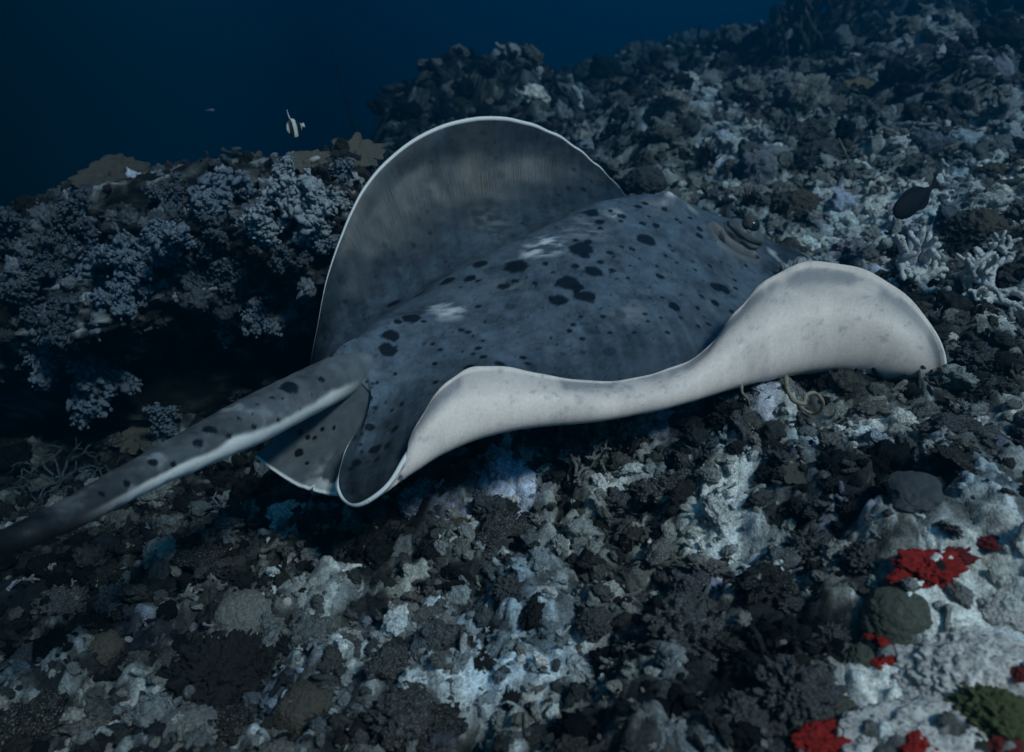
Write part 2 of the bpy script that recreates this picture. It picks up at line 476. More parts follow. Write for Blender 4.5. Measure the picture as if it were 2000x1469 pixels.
MS, MR = 820, 210
SPINE = np.array([(600,757,1.74),(650,725,1.80),(700,692,1.86),(770,652,1.93),(860,605,2.01),(960,556,2.09),(1060,503,2.165),(1150,466,2.235),(1230,447,2.305),(1300,440,2.375),(1350,438,2.42),(1390,439,2.46),(1440,442,2.52)])
SPU = np.linspace(0, len(SPINE) - 1.0001, 1200)
def spine_at(x):
    """point of the back ridge, by its camera-aligned x"""
    return np.stack([np.interp(x, SPC[:, 0], SPC[:, k]) for k in range(3)], -1)
C = np.array([[px(*p) for p in row] for row in ST])            # (37, 6, 3)
SPC = catmull(np.array([px(*p) for p in SPINE]), SPU, False)
C[:, 0] = spine_at(C[:, 0, 0])
t0 = np.linspace(0, len(ST), 4000, endpoint=False)
rim = catmull(C[:, 5], t0, True); mid = catmull(C[:, 2], t0, True)
ds = np.linalg.norm(np.diff(rim, axis=0, append=rim[:1]), axis=1) + 0.8 * np.linalg.norm(np.diff(mid, axis=0, append=mid[:1]), axis=1) + 2e-4
cum = np.concatenate([[0], np.cumsum(ds)])
tt = np.interp(np.linspace(0, cum[-1], MS, endpoint=False), cum, np.concatenate([t0, [len(ST)]]))
A = catmull(C, tt, True)                                        # (MS, 6, 3)
A = smooth_closed(A, 14)
rr = np.linspace(0, 5, MR)
G = np.stack([catmull(A[k], rr, False) for k in range(MS)])      # (MS, MR, 3)
G = smooth_closed(G, 6)
for _ in range(30):                                              # ease the radial profile, ridge and rim held
    G[:, 1:-1] = 0.25 * G[:, :-2] + 0.5 * G[:, 1:-1] + 0.25 * G[:, 2:]
RN = rr / 5.0
G = G + (spine_at(G[:, 0, 0]) - G[:, 0])[:, None] * (np.clip(1 - RN / 0.12, 0, 1) ** 2)[None, :, None]
N0 = grid_normals(G)
if np.mean(N0[:, :40] @ NRM) < 0:
    N0 = -N0
# the orbital mounds, the hollow of the spiracle, the low shoulder ridges of the back
def near(u, v, dmax=9.0):
    """vertex of the upper skin seen at a photo pixel"""
    U = 1000 + G[..., 0] / G[..., 1] * FPX; V = 734.5 - G[..., 2] / G[..., 1] * FPX
    e = (U - u) ** 2 + (V - v) ** 2 + 300.0 * (G[..., 1] - G[..., 1].min())
    e = np.where((U - u) ** 2 + (V - v) ** 2 < 64, e, 1e9)
    k = np.unravel_index(np.argmin(e), e.shape)
    return k, e[k] < 1e8
def lift(center, amp, sig, direction=NRM):
    d2 = np.sum((G - center) ** 2, -1)
    return (amp * np.exp(-d2 / sig ** 2))[..., None] * direction
KE, _ok = near(1458, 452); EYE = G[KE].copy()
KF, _ok = near(1318, 398); FEYE = G[KF].copy()
EYE_PX = (1000 + EYE[0] / EYE[1] * FPX, 734.5 - EYE[2] / EYE[1] * FPX, EYE[1])
print("EYE", EYE_PX, "FEYE", 1000 + FEYE[0] / FEYE[1] * FPX, 734.5 - FEYE[2] / FEYE[1] * FPX, FEYE[1])
D = lift(EYE, 0.020, 0.050) + lift(FEYE, 0.040, 0.045)
D = D + lift(px(740, 648, 1.97), 0.022, 0.07)
D = D + lift(px(715, 702, 1.87), 0.030, 0.075) + lift(px(790, 660, 1.95), 0.018, 0.09) + lift(px(670, 722, 1.82), 0.025, 0.06)
spir = [(1401, 452), (1413, 470), (1432, 485), (1452, 496), (1472, 503)]
SP = []
for (u, v) in spir:
    k, ok = near(u, v)
    if ok: SP.append(G[k])
SPD = np.full(G.shape[:2], 9.0)
for a_, b_ in zip(SP[:-1], SP[1:]):
    ab = b_ - a_
    tq = np.clip(((G - a_) @ ab) / (ab @ ab), 0, 1)
    SPD = np.minimum(SPD, np.linalg.norm(G - (a_ + tq[..., None] * ab), axis=-1))
D = D - (0.034 * np.exp(-(SPD / 0.010) ** 2))[..., None] * NRM + (0.010 * np.exp(-((SPD - 0.026) / 0.012) ** 2))[..., None] * NRM
# soft muscle waves in the fins and skin
wv = fbm3(G[..., 0] * 5, G[..., 1] * 5, G[..., 2] * 5, 3, 201) * 0.010 * sstep(0.05, 0.3, RN)[None, :] * sstep(1.0, 0.85, RN)[None, :]
G = G + D + wv[..., None] * N0
rip = 0.0022 * np.sin(np.arange(MS) * 0.42 + 3 * noise2(np.arange(MS) * 0.02, np.zeros(MS), 205)) * (0.4 + noise2(np.arange(MS) * 0.013, np.ones(MS), 206))
G[:, -14:] += (rip[:, None] * np.linspace(0, 1, 14)[None, :])[..., None] * NRM
N1 = grid_normals(G)
if np.mean(N1[:, :40] @ NRM) < 0:
    N1 = -N1

# lower skin: thick under the body, thin in the fins
ML = 90
rl = np.linspace(0, 1, ML) ** 0.85
il = rl * (MR - 1); i0 = np.clip(np.floor(il).astype(int), 0, MR - 2); fl = (il - i0)[None, :, None]
Gl = G[:, i0] * (1 - fl) + G[:, i0 + 1] * fl
Nl = N1[:, i0] * (1 - fl) + N1[:, i0 + 1] * fl
th = 0.009 + 0.15 * sstep(0.42, 0.0, rl) + 0.018 * sstep(0.9, 0.4, rl)
closing = np.maximum(sstep(33.6, 34.6, tt), sstep(0.9, 0.4, tt))
body = np.maximum(sstep(0.55, 0.35, rl)[None, :, None], closing[:, None, None])
th = th[None, :] * (1 - 0.8 * closing[:, None])
Nl = Nl * (1 - body) + NRM * body
Nl /= np.linalg.norm(Nl, axis=-1, keepdims=True)
L = Gl - Nl * th[..., None]
for _ in range(8):
    L[:, 1:-1] = 0.25 * L[:, :-2] + 0.5 * L[:, 1:-1] + 0.25 * L[:, 2:]
# rounded rim between the two skins
tang = G[:, -1] - G[:, -3]; tang /= np.linalg.norm(tang, axis=-1, keepdims=True)
caps = []
for q in range(1, 6):
    w = q / 6.0
    caps.append(G[:, -1] * (1 - w) + L[:, -1] * w + tang * 0.0042 * math.sin(math.pi * w))
CAP = np.stack(caps, 1)
nU, nC, nL = MS * MR, MS * 5, MS * ML
iu = np.arange(nU).reshape(MS, MR); ic = nU + np.arange(nC).reshape(MS, 5); ilow = nU + nC + np.arange(nL).reshape(MS, ML)
strip = np.concatenate([iu, ic, ilow[:, ::-1]], 1)
nx = np.roll(strip, -1, 0)
FR = np.stack([strip[:, :-1], nx[:, :-1], nx[:, 1:], strip[:, 1:]], -1).reshape(-1, 4)

# pigment, with some highlight and shade painted in -------------------------------------------------------------
SPOTS = [(936,515,16),(1010,518,25),(1134,485,24),(1150,473,9),(1123,469,7),(1142,499,12),(1262,466,20),(1214,483,5),(1235,487,6),(1249,506,4),(1198,502,4),
 (1174,511,8),(1125,518,7),(1191,494,8),(1158,530,19),(1109,551,25),(1144,577,22),(1127,562,14),(1090,586,18),(1197,527,6),(1079,530,4),(1065,515,7),(1046,552,6),(1006,548,8),(983,559,13),
 (1027,543,5),(873,549,16),(917,544,12),(934,548,5),(857,543,5),(820,572,14),(770,593,14),(803,620,20),(777,628,8),(829,628,6),(763,655,17),(754,683,18),
 (673,711,12),(700,707,8),(628,738,7),(899,645,7),(913,648,7),(925,657,5),(935,653,3),(945,666,5),(937,680,8),(925,692,5),(943,697,9),(948,627,5),(860,683,6),
 (831,669,4),(843,671,4),(902,687,4),(848,711,6),(773,729,5),(850,747,6),(980,714,12),(918,716,9),(1023,698,7),(1029,710,6),(1118,635,6),(1113,647,6),
 (1134,618,5),(1177,619,6),(1214,614,11),(1137,664,6),(1260,612,5),(1265,628,5),(1191,649,4),(1191,686,14),(1135,688,8),(1102,691,6),(995,599,13),(934,599,8),
 (929,584,3),(1173,602,4),(1195,576,3),(1226,543,4),(1293,581,5),(1290,539,9),(1284,520,5),(1367,446,7),(1366,461,9),(1308,481,5),(1316,490,4),(1301,500,4),
 (1321,512,4),(1355,512,4),(1342,528,3),(1357,527,5),(1388,520,6),(1409,511,4),(1456,518,5),(1400,560,15),(1416,566,15),(1436,548,5),(1321,428,5),(1348,425,5),(1329,435,4),
 (1370,577,6),(1396,591,10),(1316,597,14),(1363,602,6),(1436,562,6),(1430,609,7),(1365,637,6),(1384,634,7),(1330,621,4),(1375,619,4),(1154,415,16),(1171,434,9),
 (1173,445,6),(1214,422,9),(1211,432,6),(1193,412,5),(1246,403,8),(1259,397,7),(1267,422,4),(1283,439,9),(1254,436,8),(1298,407,6),(1300,499,5),(1249,505,4),
 (966,310,4),(980,341,8),(952,359,6),(908,345,4),(838,373,5),(766,436,7),(750,478,7),(841,455,5),(820,427,4),(806,480,6),(836,413,4),(1111,368,6),(1141,371,6),
 (1121,331,5),(1015,325,4),(1155,355,4),(675,590,6),(1090,381,4),(731,879,14),(770,839,9),(722,835,9),(698,904,10),(685,917,5),(785,790,6),(765,801,4),(755,872,8),(737,897,8),
 (1180,455,3),(1230,520,3),(1205,545,3),(1240,575,3),(1270,560,3),(1340,550,3),(1330,575,3),(1290,620,4),(1305,650,5),(1240,650,4),(1165,640,3),(1060,600,3),(1030,620,4),(1010,650,3),(980,640,3),(1075,660,4),(880,640,3),(865,655,3),(1225,590,3)]
FAINT = {(1214,614,11),(1191,686,14),(1135,688,8),(1102,691,6),(995,599,13)}
gd = fbm3(G[..., 0] * 9, G[..., 1] * 9, G[..., 2] * 9, 4, 211)
gf = fbm3(G[..., 0] * 45, G[..., 1] * 45, G[..., 2] * 45, 3, 221)
gm = fbm3(G[..., 0] * 21, G[..., 1] * 21, G[..., 2] * 21, 4, 222); gx = fbm3(G[..., 0] * 130, G[..., 1] * 130, G[..., 2] * 130, 2, 223)
wob = fbm3(G[..., 0] * 55, G[..., 1] * 55, G[..., 2] * 55, 2, 231)
base = np.array([0.080, 0.104, 0.132])
cu = base * np.clip(1 + 0.45 * gd + 0.35 * gf + 0.55 * gm + 0.35 * gx, 0.25, 2.2)[..., None]
fin = (0.55 * sstep(0.24, 0.42, RN) + 0.45 * sstep(0.42, 0.62, RN))[None, :, None]  # darker fins, with the shaded valley beside the near rim painted in
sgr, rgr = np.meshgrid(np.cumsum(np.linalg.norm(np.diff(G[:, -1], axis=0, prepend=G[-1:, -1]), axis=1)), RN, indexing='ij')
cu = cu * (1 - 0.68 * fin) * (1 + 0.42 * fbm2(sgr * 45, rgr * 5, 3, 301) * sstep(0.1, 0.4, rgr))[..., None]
Upx = 1000 + G[..., 0] / G[..., 1] * FPX; Vpx = 734.5 - G[..., 2] / G[..., 1] * FPX
def place_spots(Gm, spots, cu, find, wobv):
    for sp_ in spots:
        k, ok = find(sp_[0], sp_[1])
        if not ok: continue
        c0 = Gm[k]; r0 = max(sp_[2], 3.2) * c0[1] / FPX * 1.06
        m = np.sum((Gm - c0) ** 2, -1) < (2.2 * r0) ** 2
        d = np.linalg.norm(Gm[m] - c0, axis=-1) * (1 + 0.38 * wobv[m])
        f = sstep(r0 * 1.06, r0 * 0.80, d) * (0.5 if sp_ in FAINT else 0.95)
        cu[m] = cu[m] * (1 - f[:, None]) + np.array([0.002, 0.0025, 0.004]) * f[:, None]
    return cu
PALE = [(1066,480,44,0.80,0.42),(1040,494,26,0.60,0.45),(875,607,38,0.60,0.5),(850,600,22,0.5,0.45),(960,440,48,0.13,0.5),(1140,445,50,0.26,0.5),(1200,418,22,0.45,0.45),(1450,700,30,0.25,0.5),(1230,612,40,0.2,0.5),  # pale scars, and highlights painted on the back ridge and far eye
        (1280,400,30,0.18,0.5),(1310,376,14,0.62,1.0),(1296,395,12,0.3,0.7),(1350,405,18,0.3,0.8),(1510,495,16,0.42,0.9),(1525,510,12,0.4,0.9),(930,270,50,0.045,0.6),(990,560,40,0.17,0.4)]
stre = fbm3(G[..., 0] * 30, G[..., 1] * 60, G[..., 2] * 60, 4, 241)
for (u, v, r, val, k_) in PALE:
    k, ok = near(u, v)
    if not ok: continue
    c0 = G[k]; r0 = r * c0[1] / FPX
    d = np.linalg.norm(G - c0, axis=-1) / r0
    f = np.clip(1.25 - d, 0, 1) * np.clip(k_ + 2.0 * stre, 0, 1)
    cu = cu * (1 - f[..., None]) + np.array([val * 0.97, val, val * 1.04]) * f[..., None]
cu = place_spots(G, SPOTS, cu, near, wob)
rs = np.random.default_rng(61)                                  # fine specks all over the back, blotches on the far fin
for q in range(640):
    kk = (rs.integers(MS), int(MR * rs.uniform(0.0, 0.93 if q % 2 == 0 else 0.5)))
    c0 = G[kk]; r0 = 0.0022 + 0.0035 * rs.random() ** 3 + (0.004 * rs.random() if kk[1] > MR * 0.5 else 0)
    m = np.sum((G - c0) ** 2, -1) < (2.0 * r0) ** 2
    d = np.linalg.norm(G[m] - c0, axis=-1) * (1 + 0.4 * wob[m])
    f = (sstep(r0 * 1.2, r0 * 0.6, d) * rs.uniform(0.45, 0.95))[:, None]
    cu[m] = cu[m] * (1 - f) + np.array([0.003, 0.0035, 0.005]) * f
# darkness of the open spiracle painted into its slit, brownish flap beside it
f = np.exp(-(SPD / 0.007) ** 2)[..., None]; cu = cu * (1 - f) + np.array([0.008, 0.008, 0.009]) * f
f = (0.6 * np.exp(-((SPD - 0.022) / 0.012) ** 2))[..., None]; cu = cu * (1 - f) + np.array([0.17, 0.14, 0.12]) * f
bare = np.maximum(sstep(35.0, 35.6, tt), sstep(0.7, 0.3, tt))[:, None, None]
rimw = sstep(0.986, 0.994, RN)[None, :, None] * (1 - bare)
WHITE = np.array([0.80, 0.80, 0.79])
cu = cu * (1 - rimw) + WHITE * rimw
cc = np.broadcast_to(WHITE, (MS, 5, 3)) * (1 - 0.85 * bare)
nl_ = fbm3(L[..., 0] * 14, L[..., 1] * 14, L[..., 2] * 14, 4, 251); nl2 = fbm3(L[..., 0] * 50, L[..., 1] * 50, L[..., 2] * 50, 3, 261)
edge = sstep(0.80, 0.97, rl)[None, :] * sstep(-0.28, 0.30, nl_ + 0.25 * nl2)
hump = sstep(19, 22, tt) * sstep(31, 28.5, tt)                # the band under the rim is broad and sooty along the rear half
edge = np.clip(edge + sstep(0.90 - 0.10 * hump[:, None], 0.955, rl[None, :]) * (0.40 + 0.40 * hump[:, None] + 0.5 * nl_), 0, 1.3)
edge = edge * (1 - sstep(0.966, 0.982, rl))[None, :]
sl, rlg = np.meshgrid(np.cumsum(np.linalg.norm(np.diff(G[:, -1], axis=0, prepend=G[-1:, -1]), axis=1)), rl, indexing='ij')
lines = fbm2(sl * 38, rlg * 4, 3, 311); smud = fbm3(L[..., 0] * 7, L[..., 1] * 7, L[..., 2] * 7, 4, 312)
fl_ = fbm3(L[..., 0] * 90, L[..., 1] * 90, L[..., 2] * 90, 2, 313)
cl = np.array([0.80, 0.660, 0.600]) * (1 + 0.07 * nl_ + 0.06 * nl2 + 0.09 * lines - 0.16 * sstep(0.0, 0.5, smud))[..., None]
fleck = (sstep(0.34, 0.6, fl_ + 0.35 * smud) * sstep(0.5, 0.9, rlg) * 0.55)[..., None]
cl = cl * (1 - fleck) + np.array([0.26, 0.28, 0.31]) * fleck
cl = cl * (1 - 0.62 * edge[..., None]) + np.array([0.20, 0.21, 0.23]) * 0.62 * edge[..., None]
cl = cl * (1 - 0.8 * closing[:, None, None])
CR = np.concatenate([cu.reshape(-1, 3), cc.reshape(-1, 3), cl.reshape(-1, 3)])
VR = np.concatenate([G.reshape(-1, 3), CAP.reshape(-1, 3), L.reshape(-1, 3)])
sarc = np.cumsum(np.linalg.norm(np.diff(G[:, -1], axis=0, prepend=G[-1:, -1]), axis=1))
uvU = np.stack([np.repeat(sarc[:, None], MR, 1), np.repeat(RN[None] * 0.7, MS, 0)], -1)
uvC = np.stack([np.repeat(sarc[:, None], 5, 1), np.full((MS, 5), 0.7)], -1)
uvL = np.stack([np.repeat(sarc[:, None], ML, 1), np.repeat(rl[None] * 0.7, MS, 0) + 2.0], -1)
UVR = np.concatenate([uvU.reshape(-1, 2), uvC.reshape(-1, 2), uvL.reshape(-1, 2)])

# tail: a tapering whip rooted in the back
TL = [(930,640,2.12,0.030),(830,665,2.03,0.045),(750,696,1.925,0.054),(690,722,1.85,0.058),(640,748,1.79,0.058),(570,783,1.71,0.0575),(500,819,1.63,0.0570),(400,869,1.52,0.048),
      (300,918,1.41,0.0385),(220,960,1.32,0.034),(150,999,1.24,0.0300),(70,1036,1.17,0.0265),(0,1066,1.12,0.023),(-120,1115,1.02,0.018),(-260,1180,0.95,0.012),(-380,1250,0.92,0.005)]
TP = np.array([px(*q[:3]) for q in TL]); TRr = np.array([q[3] for q in TL])
NTs, NTa = 420, 72
ts = np.linspace(0, len(TL) - 1.0001, NTs)
tc_ = catmull(TP, ts, False); tr_ = catmull(TRr[:, None], ts, False)[:, 0]
for _ in range(6):
    tc_[1:-1] = 0.25 * tc_[:-2] + 0.5 * tc_[1:-1] + 0.25 * tc_[2:]
dirs = np.gradient(tc_, axis=0); dirs /= np.linalg.norm(dirs, axis=1, keepdims=True)
side = np.cross(dirs, NRM); side /= np.linalg.norm(side, axis=1, keepdims=True)
upv = np.cross(side, dirs)
th_ = np.linspace(0, 2 * math.pi, NTa, endpoint=False)
ca, sa = np.cos(th_), np.sin(th_)
prof = 1 + 0.10 * np.cos(2 * th_) - 0.10 * np.clip(-sa, 0, 1) ** 2     # a little wide, flattened below
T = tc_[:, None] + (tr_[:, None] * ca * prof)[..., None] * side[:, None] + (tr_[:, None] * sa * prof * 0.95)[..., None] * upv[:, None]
tn = fbm3(T[..., 0] * 10, T[..., 1] * 10, T[..., 2] * 10, 4, 271); tn2 = fbm3(T[..., 0] * 48, T[..., 1] * 48, T[..., 2] * 48, 3, 281)
T = T + 0.0015 * tn2[..., None] * upv[:, None]
fade = np.interp(ts, [0, 6, 8, 9.5, 11, 15], [1, 1, 0.75, 0.40, 0.14, 0.10])[:, None, None]  # skin darkens to the tip, the dim left side painted in too
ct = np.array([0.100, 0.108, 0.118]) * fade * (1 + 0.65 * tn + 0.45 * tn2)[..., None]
vent = sstep(0.10, -0.10, sa[None, :] + 0.20 * tn) * sstep(3.2, 4.6, ts[:, None]) * sstep(10.5, 8.0, ts[:, None])
mott = sstep(0.08, 0.4, tn + 0.3 * tn2) * sstep(5, 7, ts[:, None]) * fade[..., 0]
ct = ct * (1 - 0.5 * mott[..., None]) + np.array([0.42, 0.43, 0.45]) * 0.5 * mott[..., None]
ct = ct * (1 - vent[..., None]) + np.array([0.84, 0.82, 0.79]) * vent[..., None]
def nearT(u, v):
    U = 1000 + T[..., 0] / T[..., 1] * FPX; V = 734.5 - T[..., 2] / T[..., 1] * FPX
    e = (U - u) ** 2 + (V - v) ** 2
    e2 = np.where(e < 100, e + 4000 * (T[..., 1]), 1e9)
    k = np.unravel_index(np.argmin(e2), e2.shape)
    return k, e2[k] < 1e8
TSP = [(566,753,20),(628,738,7),(532,773,5),(553,774,4),(507,788,4),(496,806,4),(546,819,5),(498,836,6),(410,838,14),(388,866,12),(301,901,12),(610,770,3),(590,800,3),(450,850,6),(340,905,8),(250,945,9),(200,965,7),(470,815,5)]
ct = place_spots(T, TSP, ct, nearT, tn2)
it = np.arange(NTs * NTa).reshape(NTs, NTa); itn = np.roll(it, -1, 1)
FT = np.stack([it[:-1], it[1:], itn[1:], itn[:-1]], -1).reshape(-1, 4)

# pelvic fin: a flat lobe under the root of the tail
PV = np.array([[px(*p) for p in row] for row in [
  [(600,785,1.80),(560,830,1.80),(525,865,1.79),(498,893,1.78)],
  [(680,742,1.80),(620,835,1.79),(580,885,1.77),(540,925,1.75)],
  [(724,738,1.795),(672,845,1.77),(630,905,1.74),(590,953,1.71)],
  [(762,750,1.790),(712,855,1.75),(675,915,1.71),(640,965,1.68)],
  [(785,785,1.785),(745,865,1.74),(705,922,1.70),(675,962,1.67)],
  [(800,820,1.780),(765,880,1.74),(735,925,1.70),(712,950,1.69)]]])
NPa, NPb = 120, 80
pa = np.linspace(0, 4.9999, NPa); pb = np.linspace(0, 2.9999, NPb)
PG = catmull(PV, pa, False); PG = np.stack([catmull(PG[k], pb, False) for k in range(NPa)])
pn = fbm3(PG[..., 0] * 16, PG[..., 1] * 16, PG[..., 2] * 16, 4, 291); pn2 = fbm3(PG[..., 0] * 60, PG[..., 1] * 60, PG[..., 2] * 60, 3, 292)
notch = np.exp(-((np.linspace(0, 5, NPa) - 2.32) / 0.05) ** 2)
PG = PG + (0.005 * pn * np.linspace(0, 1, NPb)[None])[..., None] * NRM - (notch[:, None] * np.linspace(0, 1, NPb)[None] ** 6 * 0.012)[..., None] * (PG[:, -1:] - PG[:, -8:-7]) / 0.02
PN = np.cross(np.gradient(PG, axis=0), np.gradient(PG, axis=1)); PN /= np.maximum(np.linalg.norm(PN, axis=-1, keepdims=True), 1e-9)
if np.mean(PN @ NRM) < 0: PN = -PN
PL = PG - PN * 0.007
cpv = np.array([0.10, 0.11, 0.122]) * (1 + 0.35 * pn + 0.3 * pn2)[..., None]
Up = 1000 + PG[..., 0] / PG[..., 1] * FPX; Vp = 734.5 - PG[..., 2] / PG[..., 1] * FPX
c0 = px(645, 930, 1.69); dd = np.linalg.norm(PG - c0, axis=-1)
f = (np.clip(1.3 - dd / 0.06, 0, 1) * np.clip(0.6 + 2.4 * pn + 0.8 * pn2, 0, 1))[..., None]
cpv = cpv * (1 - f) + np.array([0.60, 0.58, 0.56]) * f
def nearP(u, v):
    e = (Up - u) ** 2 + (Vp - v) ** 2
    k = np.unravel_index(np.argmin(e), e.shape)
    return k, e[k] < 100
cpv = place_spots(PG, [(583,884,9),(587,844,6),(601,855,6),(615,855,5),(629,838,5),(653,836,5),(600,905,5)], cpv, nearP, pn2)
f = sstep(0.955, 0.975, np.linspace(0, 1, NPb))[None, :, None]; cpv = cpv * (1 - f) + WHITE * f
ip = np.arange(NPa * NPb).reshape(NPa, NPb)
FP1 = np.stack([ip[:-1, :-1], ip[1:, :-1], ip[1:, 1:], ip[:-1, 1:]], -1).reshape(-1, 4)
ipl = ip + NPa * NPb
FP2 = np.stack([ipl[:-1, :-1], ipl[:-1, 1:], ipl[1:, 1:], ipl[1:, :-1]], -1).reshape(-1, 4)
FP3 = np.stack([ip[:-1, -1], ip[1:, -1], ipl[1:, -1], ipl[:-1, -1]], -1)
FP4 = np.stack([ip[0, :-1], ip[0, 1:], ipl[0, 1:], ipl[0, :-1]], -1)
VP = np.concatenate([PG.reshape(-1, 3), PL.reshape(-1, 3)])
CP = np.concatenate([cpv.reshape(-1, 3), np.broadcast_to(np.array([0.6, 0.57, 0.54]), (NPa * NPb, 3))])

o1 = len(VR); o2 = o1 + NTs * NTa
VA = np.concatenate([VR, T.reshape(-1, 3), VP])
CA = np.concatenate([CR, ct.reshape(-1, 3), CP])
uvT = np.stack([np.repeat((ts * 0.1)[:, None], NTa, 1) + 9, np.repeat(th_[None] * 0.05, NTs, 0)], -1).reshape(-1, 2)
uvP = np.stack(np.meshgrid(pa * 0.05 + 20, pb * 0.06, indexing='ij'), -1).reshape(-1, 2)
UVA = np.concatenate([UVR, uvT, uvP, uvP])

def skin_material():
    m = mat_attr("ray_skin", rough=0.42, spec=0.28, nscale=160.0, namount=0.14, bump=0.10, bscale=300.0, bdist=0.0016)
    t = m.node_tree; b = t.nodes["Principled BSDF"]
    # fine streaks of the fin rays, running from body to rim
    uvn = t.nodes.new("ShaderNodeUVMap"); mp = t.nodes.new("ShaderNodeMapping")
    mp.inputs["Scale"].default_value = (240.0, 9.0, 1.0)
    t.links.new(uvn.outputs[0], mp.inputs[0])
    n = t.nodes.new("ShaderNodeTexNoise"); n.inputs["Scale"].default_value = 1.0; n.inputs["Detail"].default_value = 3.0
    t.links.new(mp.outputs[0], n.inputs["Vector"])
    old = b.inputs["Normal"].links[0].from_socket
    bp = t.nodes.new("ShaderNodeBump"); bp.inputs["Strength"].default_value = 0.30; bp.inputs["Distance"].default_value = 0.003
    t.links.new(n.outputs[0], bp.inputs["Height"]); t.links.new(old, bp.inputs["Normal"])
    t.links.new(bp.outputs[0], b.inputs["Normal"])
    return m
M_SKIN = skin_material()
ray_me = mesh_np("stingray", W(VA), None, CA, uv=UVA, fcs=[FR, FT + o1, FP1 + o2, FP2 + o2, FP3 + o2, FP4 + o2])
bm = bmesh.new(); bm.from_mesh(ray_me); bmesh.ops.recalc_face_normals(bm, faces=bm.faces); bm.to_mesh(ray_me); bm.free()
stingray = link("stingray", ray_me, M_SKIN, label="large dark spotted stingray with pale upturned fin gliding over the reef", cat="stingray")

# eyes: a fleshy lid over a dark ball
M_EYE = mat_two("eye_ball", (0.008, 0.010, 0.013), (0.03, 0.035, 0.04), scale=60, rough=0.12, spec=0.6, bump=0.02)
M_LID = mat_two("eye_lid", (0.12, 0.115, 0.115), (0.27, 0.25, 0.23), scale=45, rough=0.5, bump=0.5, bscale=120, bdist=0.004)
def eye(center, outward, r):
    bm = bmesh.new()
    bmesh.ops.create_uvsphere(bm, u_segments=40, v_segments=24, radius=1.0)
    for v in bm.verts:
        v.co.z *= 0.88
    me = bpy.data.meshes.new("eye"); bm.to_mesh(me); bm.free()
    me.polygons.foreach_set("use_smooth", np.ones(len(me.polygons), dtype=bool))
    o = link("eye", me, M_EYE, parent=stingray)
    o.location = W(center); o.scale = (r, r, r)
    # lid: thick partial shell over the top and back of the ball
    bm = bmesh.new()
    na, nb = 44, 20
    ow = Vector(W(np.array(outward)) - W(np.zeros(3))).normalized()
    upw = Vector((0, 0, 1)); sd = ow.cross(upw).normalized(); upw = sd.cross(ow)
    rows = []
    for j in range(nb + 1):
        row = []
        for i in range(na + 1):
            phi = math.pi * (1.10 * i / na - 0.05)               # across
            tht = math.radians(-100 + 138 * j / nb)             # back to front over the ball
            rad = 1.12 + 0.018 * math.sin(tht * 8) * math.sin(phi)
            p = sd * (math.cos(phi) * rad * 1.12) + (upw * math.cos(tht) + ow * math.sin(tht)) * (math.sin(phi) * rad)
            row.append(bm.verts.new(p))
        rows.append(row)
    for j in range(nb):
        for i in range(na):
            bm.faces.new((rows[j][i], rows[j][i + 1], rows[j + 1][i + 1], rows[j + 1][i]))
    bmesh.ops.solidify(bm, geom=bm.faces[:], thickness=0.10)
    bmesh.ops.recalc_face_normals(bm, faces=bm.faces)
    me = bpy.data.meshes.new("eyelid"); bm.to_mesh(me); bm.free()
    me.polygons.foreach_set("use_smooth", np.ones(len(me.polygons), dtype=bool))
    l = link("eyelid", me, M_LID, parent=o)
    return o
near_eye = eye(px(1467, 440, 2.462), (0.90, -0.30, -0.05), 0.0265)
far_eye = eye(FEYE + NRM * 0.026 + np.array([0.0, 0.012, 0.0]), (-0.5, 0.75, 0.1), 0.022)
# the fleshy brow that carries the near eye and overhangs the breathing hole
def brow():
    bm = bmesh.new(); bmesh.ops.create_icosphere(bm, subdivisions=6, radius=1.0)
    V = np.array([v.co[:] for v in bm.verts]); F = np.array([[v.index for v in f.verts] for f in bm.faces]); bm.free()
    x, y, z = V.T
    r = 1 + 0.10 * fbm3(x * 1.6, y * 1.6, z * 1.6, 2, 401) + 0.016 * np.sin(7 * z + 5 * x + 2 * noise3(x * 2, y * 2, z * 2, 402)) - 0.06 * np.exp(-((z - 0.1 + 0.3 * x) / 0.12) ** 2)
    V = V * r[:, None] * np.array([0.068, 0.046, 0.040])
    a = px(1412, 440, 2.49); b = px(1490, 476, 2.46); fx = (b - a) / np.linalg.norm(b - a)
    fy = np.cross(NRM, fx); fy /= np.linalg.norm(fy); fz = np.cross(fx, fy)
    P = px(1450, 457, 2.490) + V[:, :1] * fx + V[:, 1:2] * fy + V[:, 2:] * fz
    m = fbm3(x * 3, y * 3, z * 3, 4, 403)[:, None]
    c = np.array([0.10, 0.108, 0.118]) * (1 + 0.5 * m) + np.array([0.07, 0.05, 0.035]) * sstep(0.2, -0.6, z)[:, None]
    me = mesh_np("brow", W(P), F, c)
    link("brow", me, M_SKIN, parent=stingray, label="wrinkled brownish brow over the breathing hole")
brow()

# ------------------------------------------------------------------ shape kit
_ICO = {}
def ico(sub):
    if sub not in _ICO:
        bm = bmesh.new(); bmesh.ops.create_icosphere(bm, subdivisions=sub, radius=1.0)
        _ICO[sub] = (np.array([v.co[:] for v in bm.verts]), np.array([[v.index for v in f.verts] for f in bm.faces]))
        bm.free()
    V, F = _ICO[sub]
    return V.copy(), F

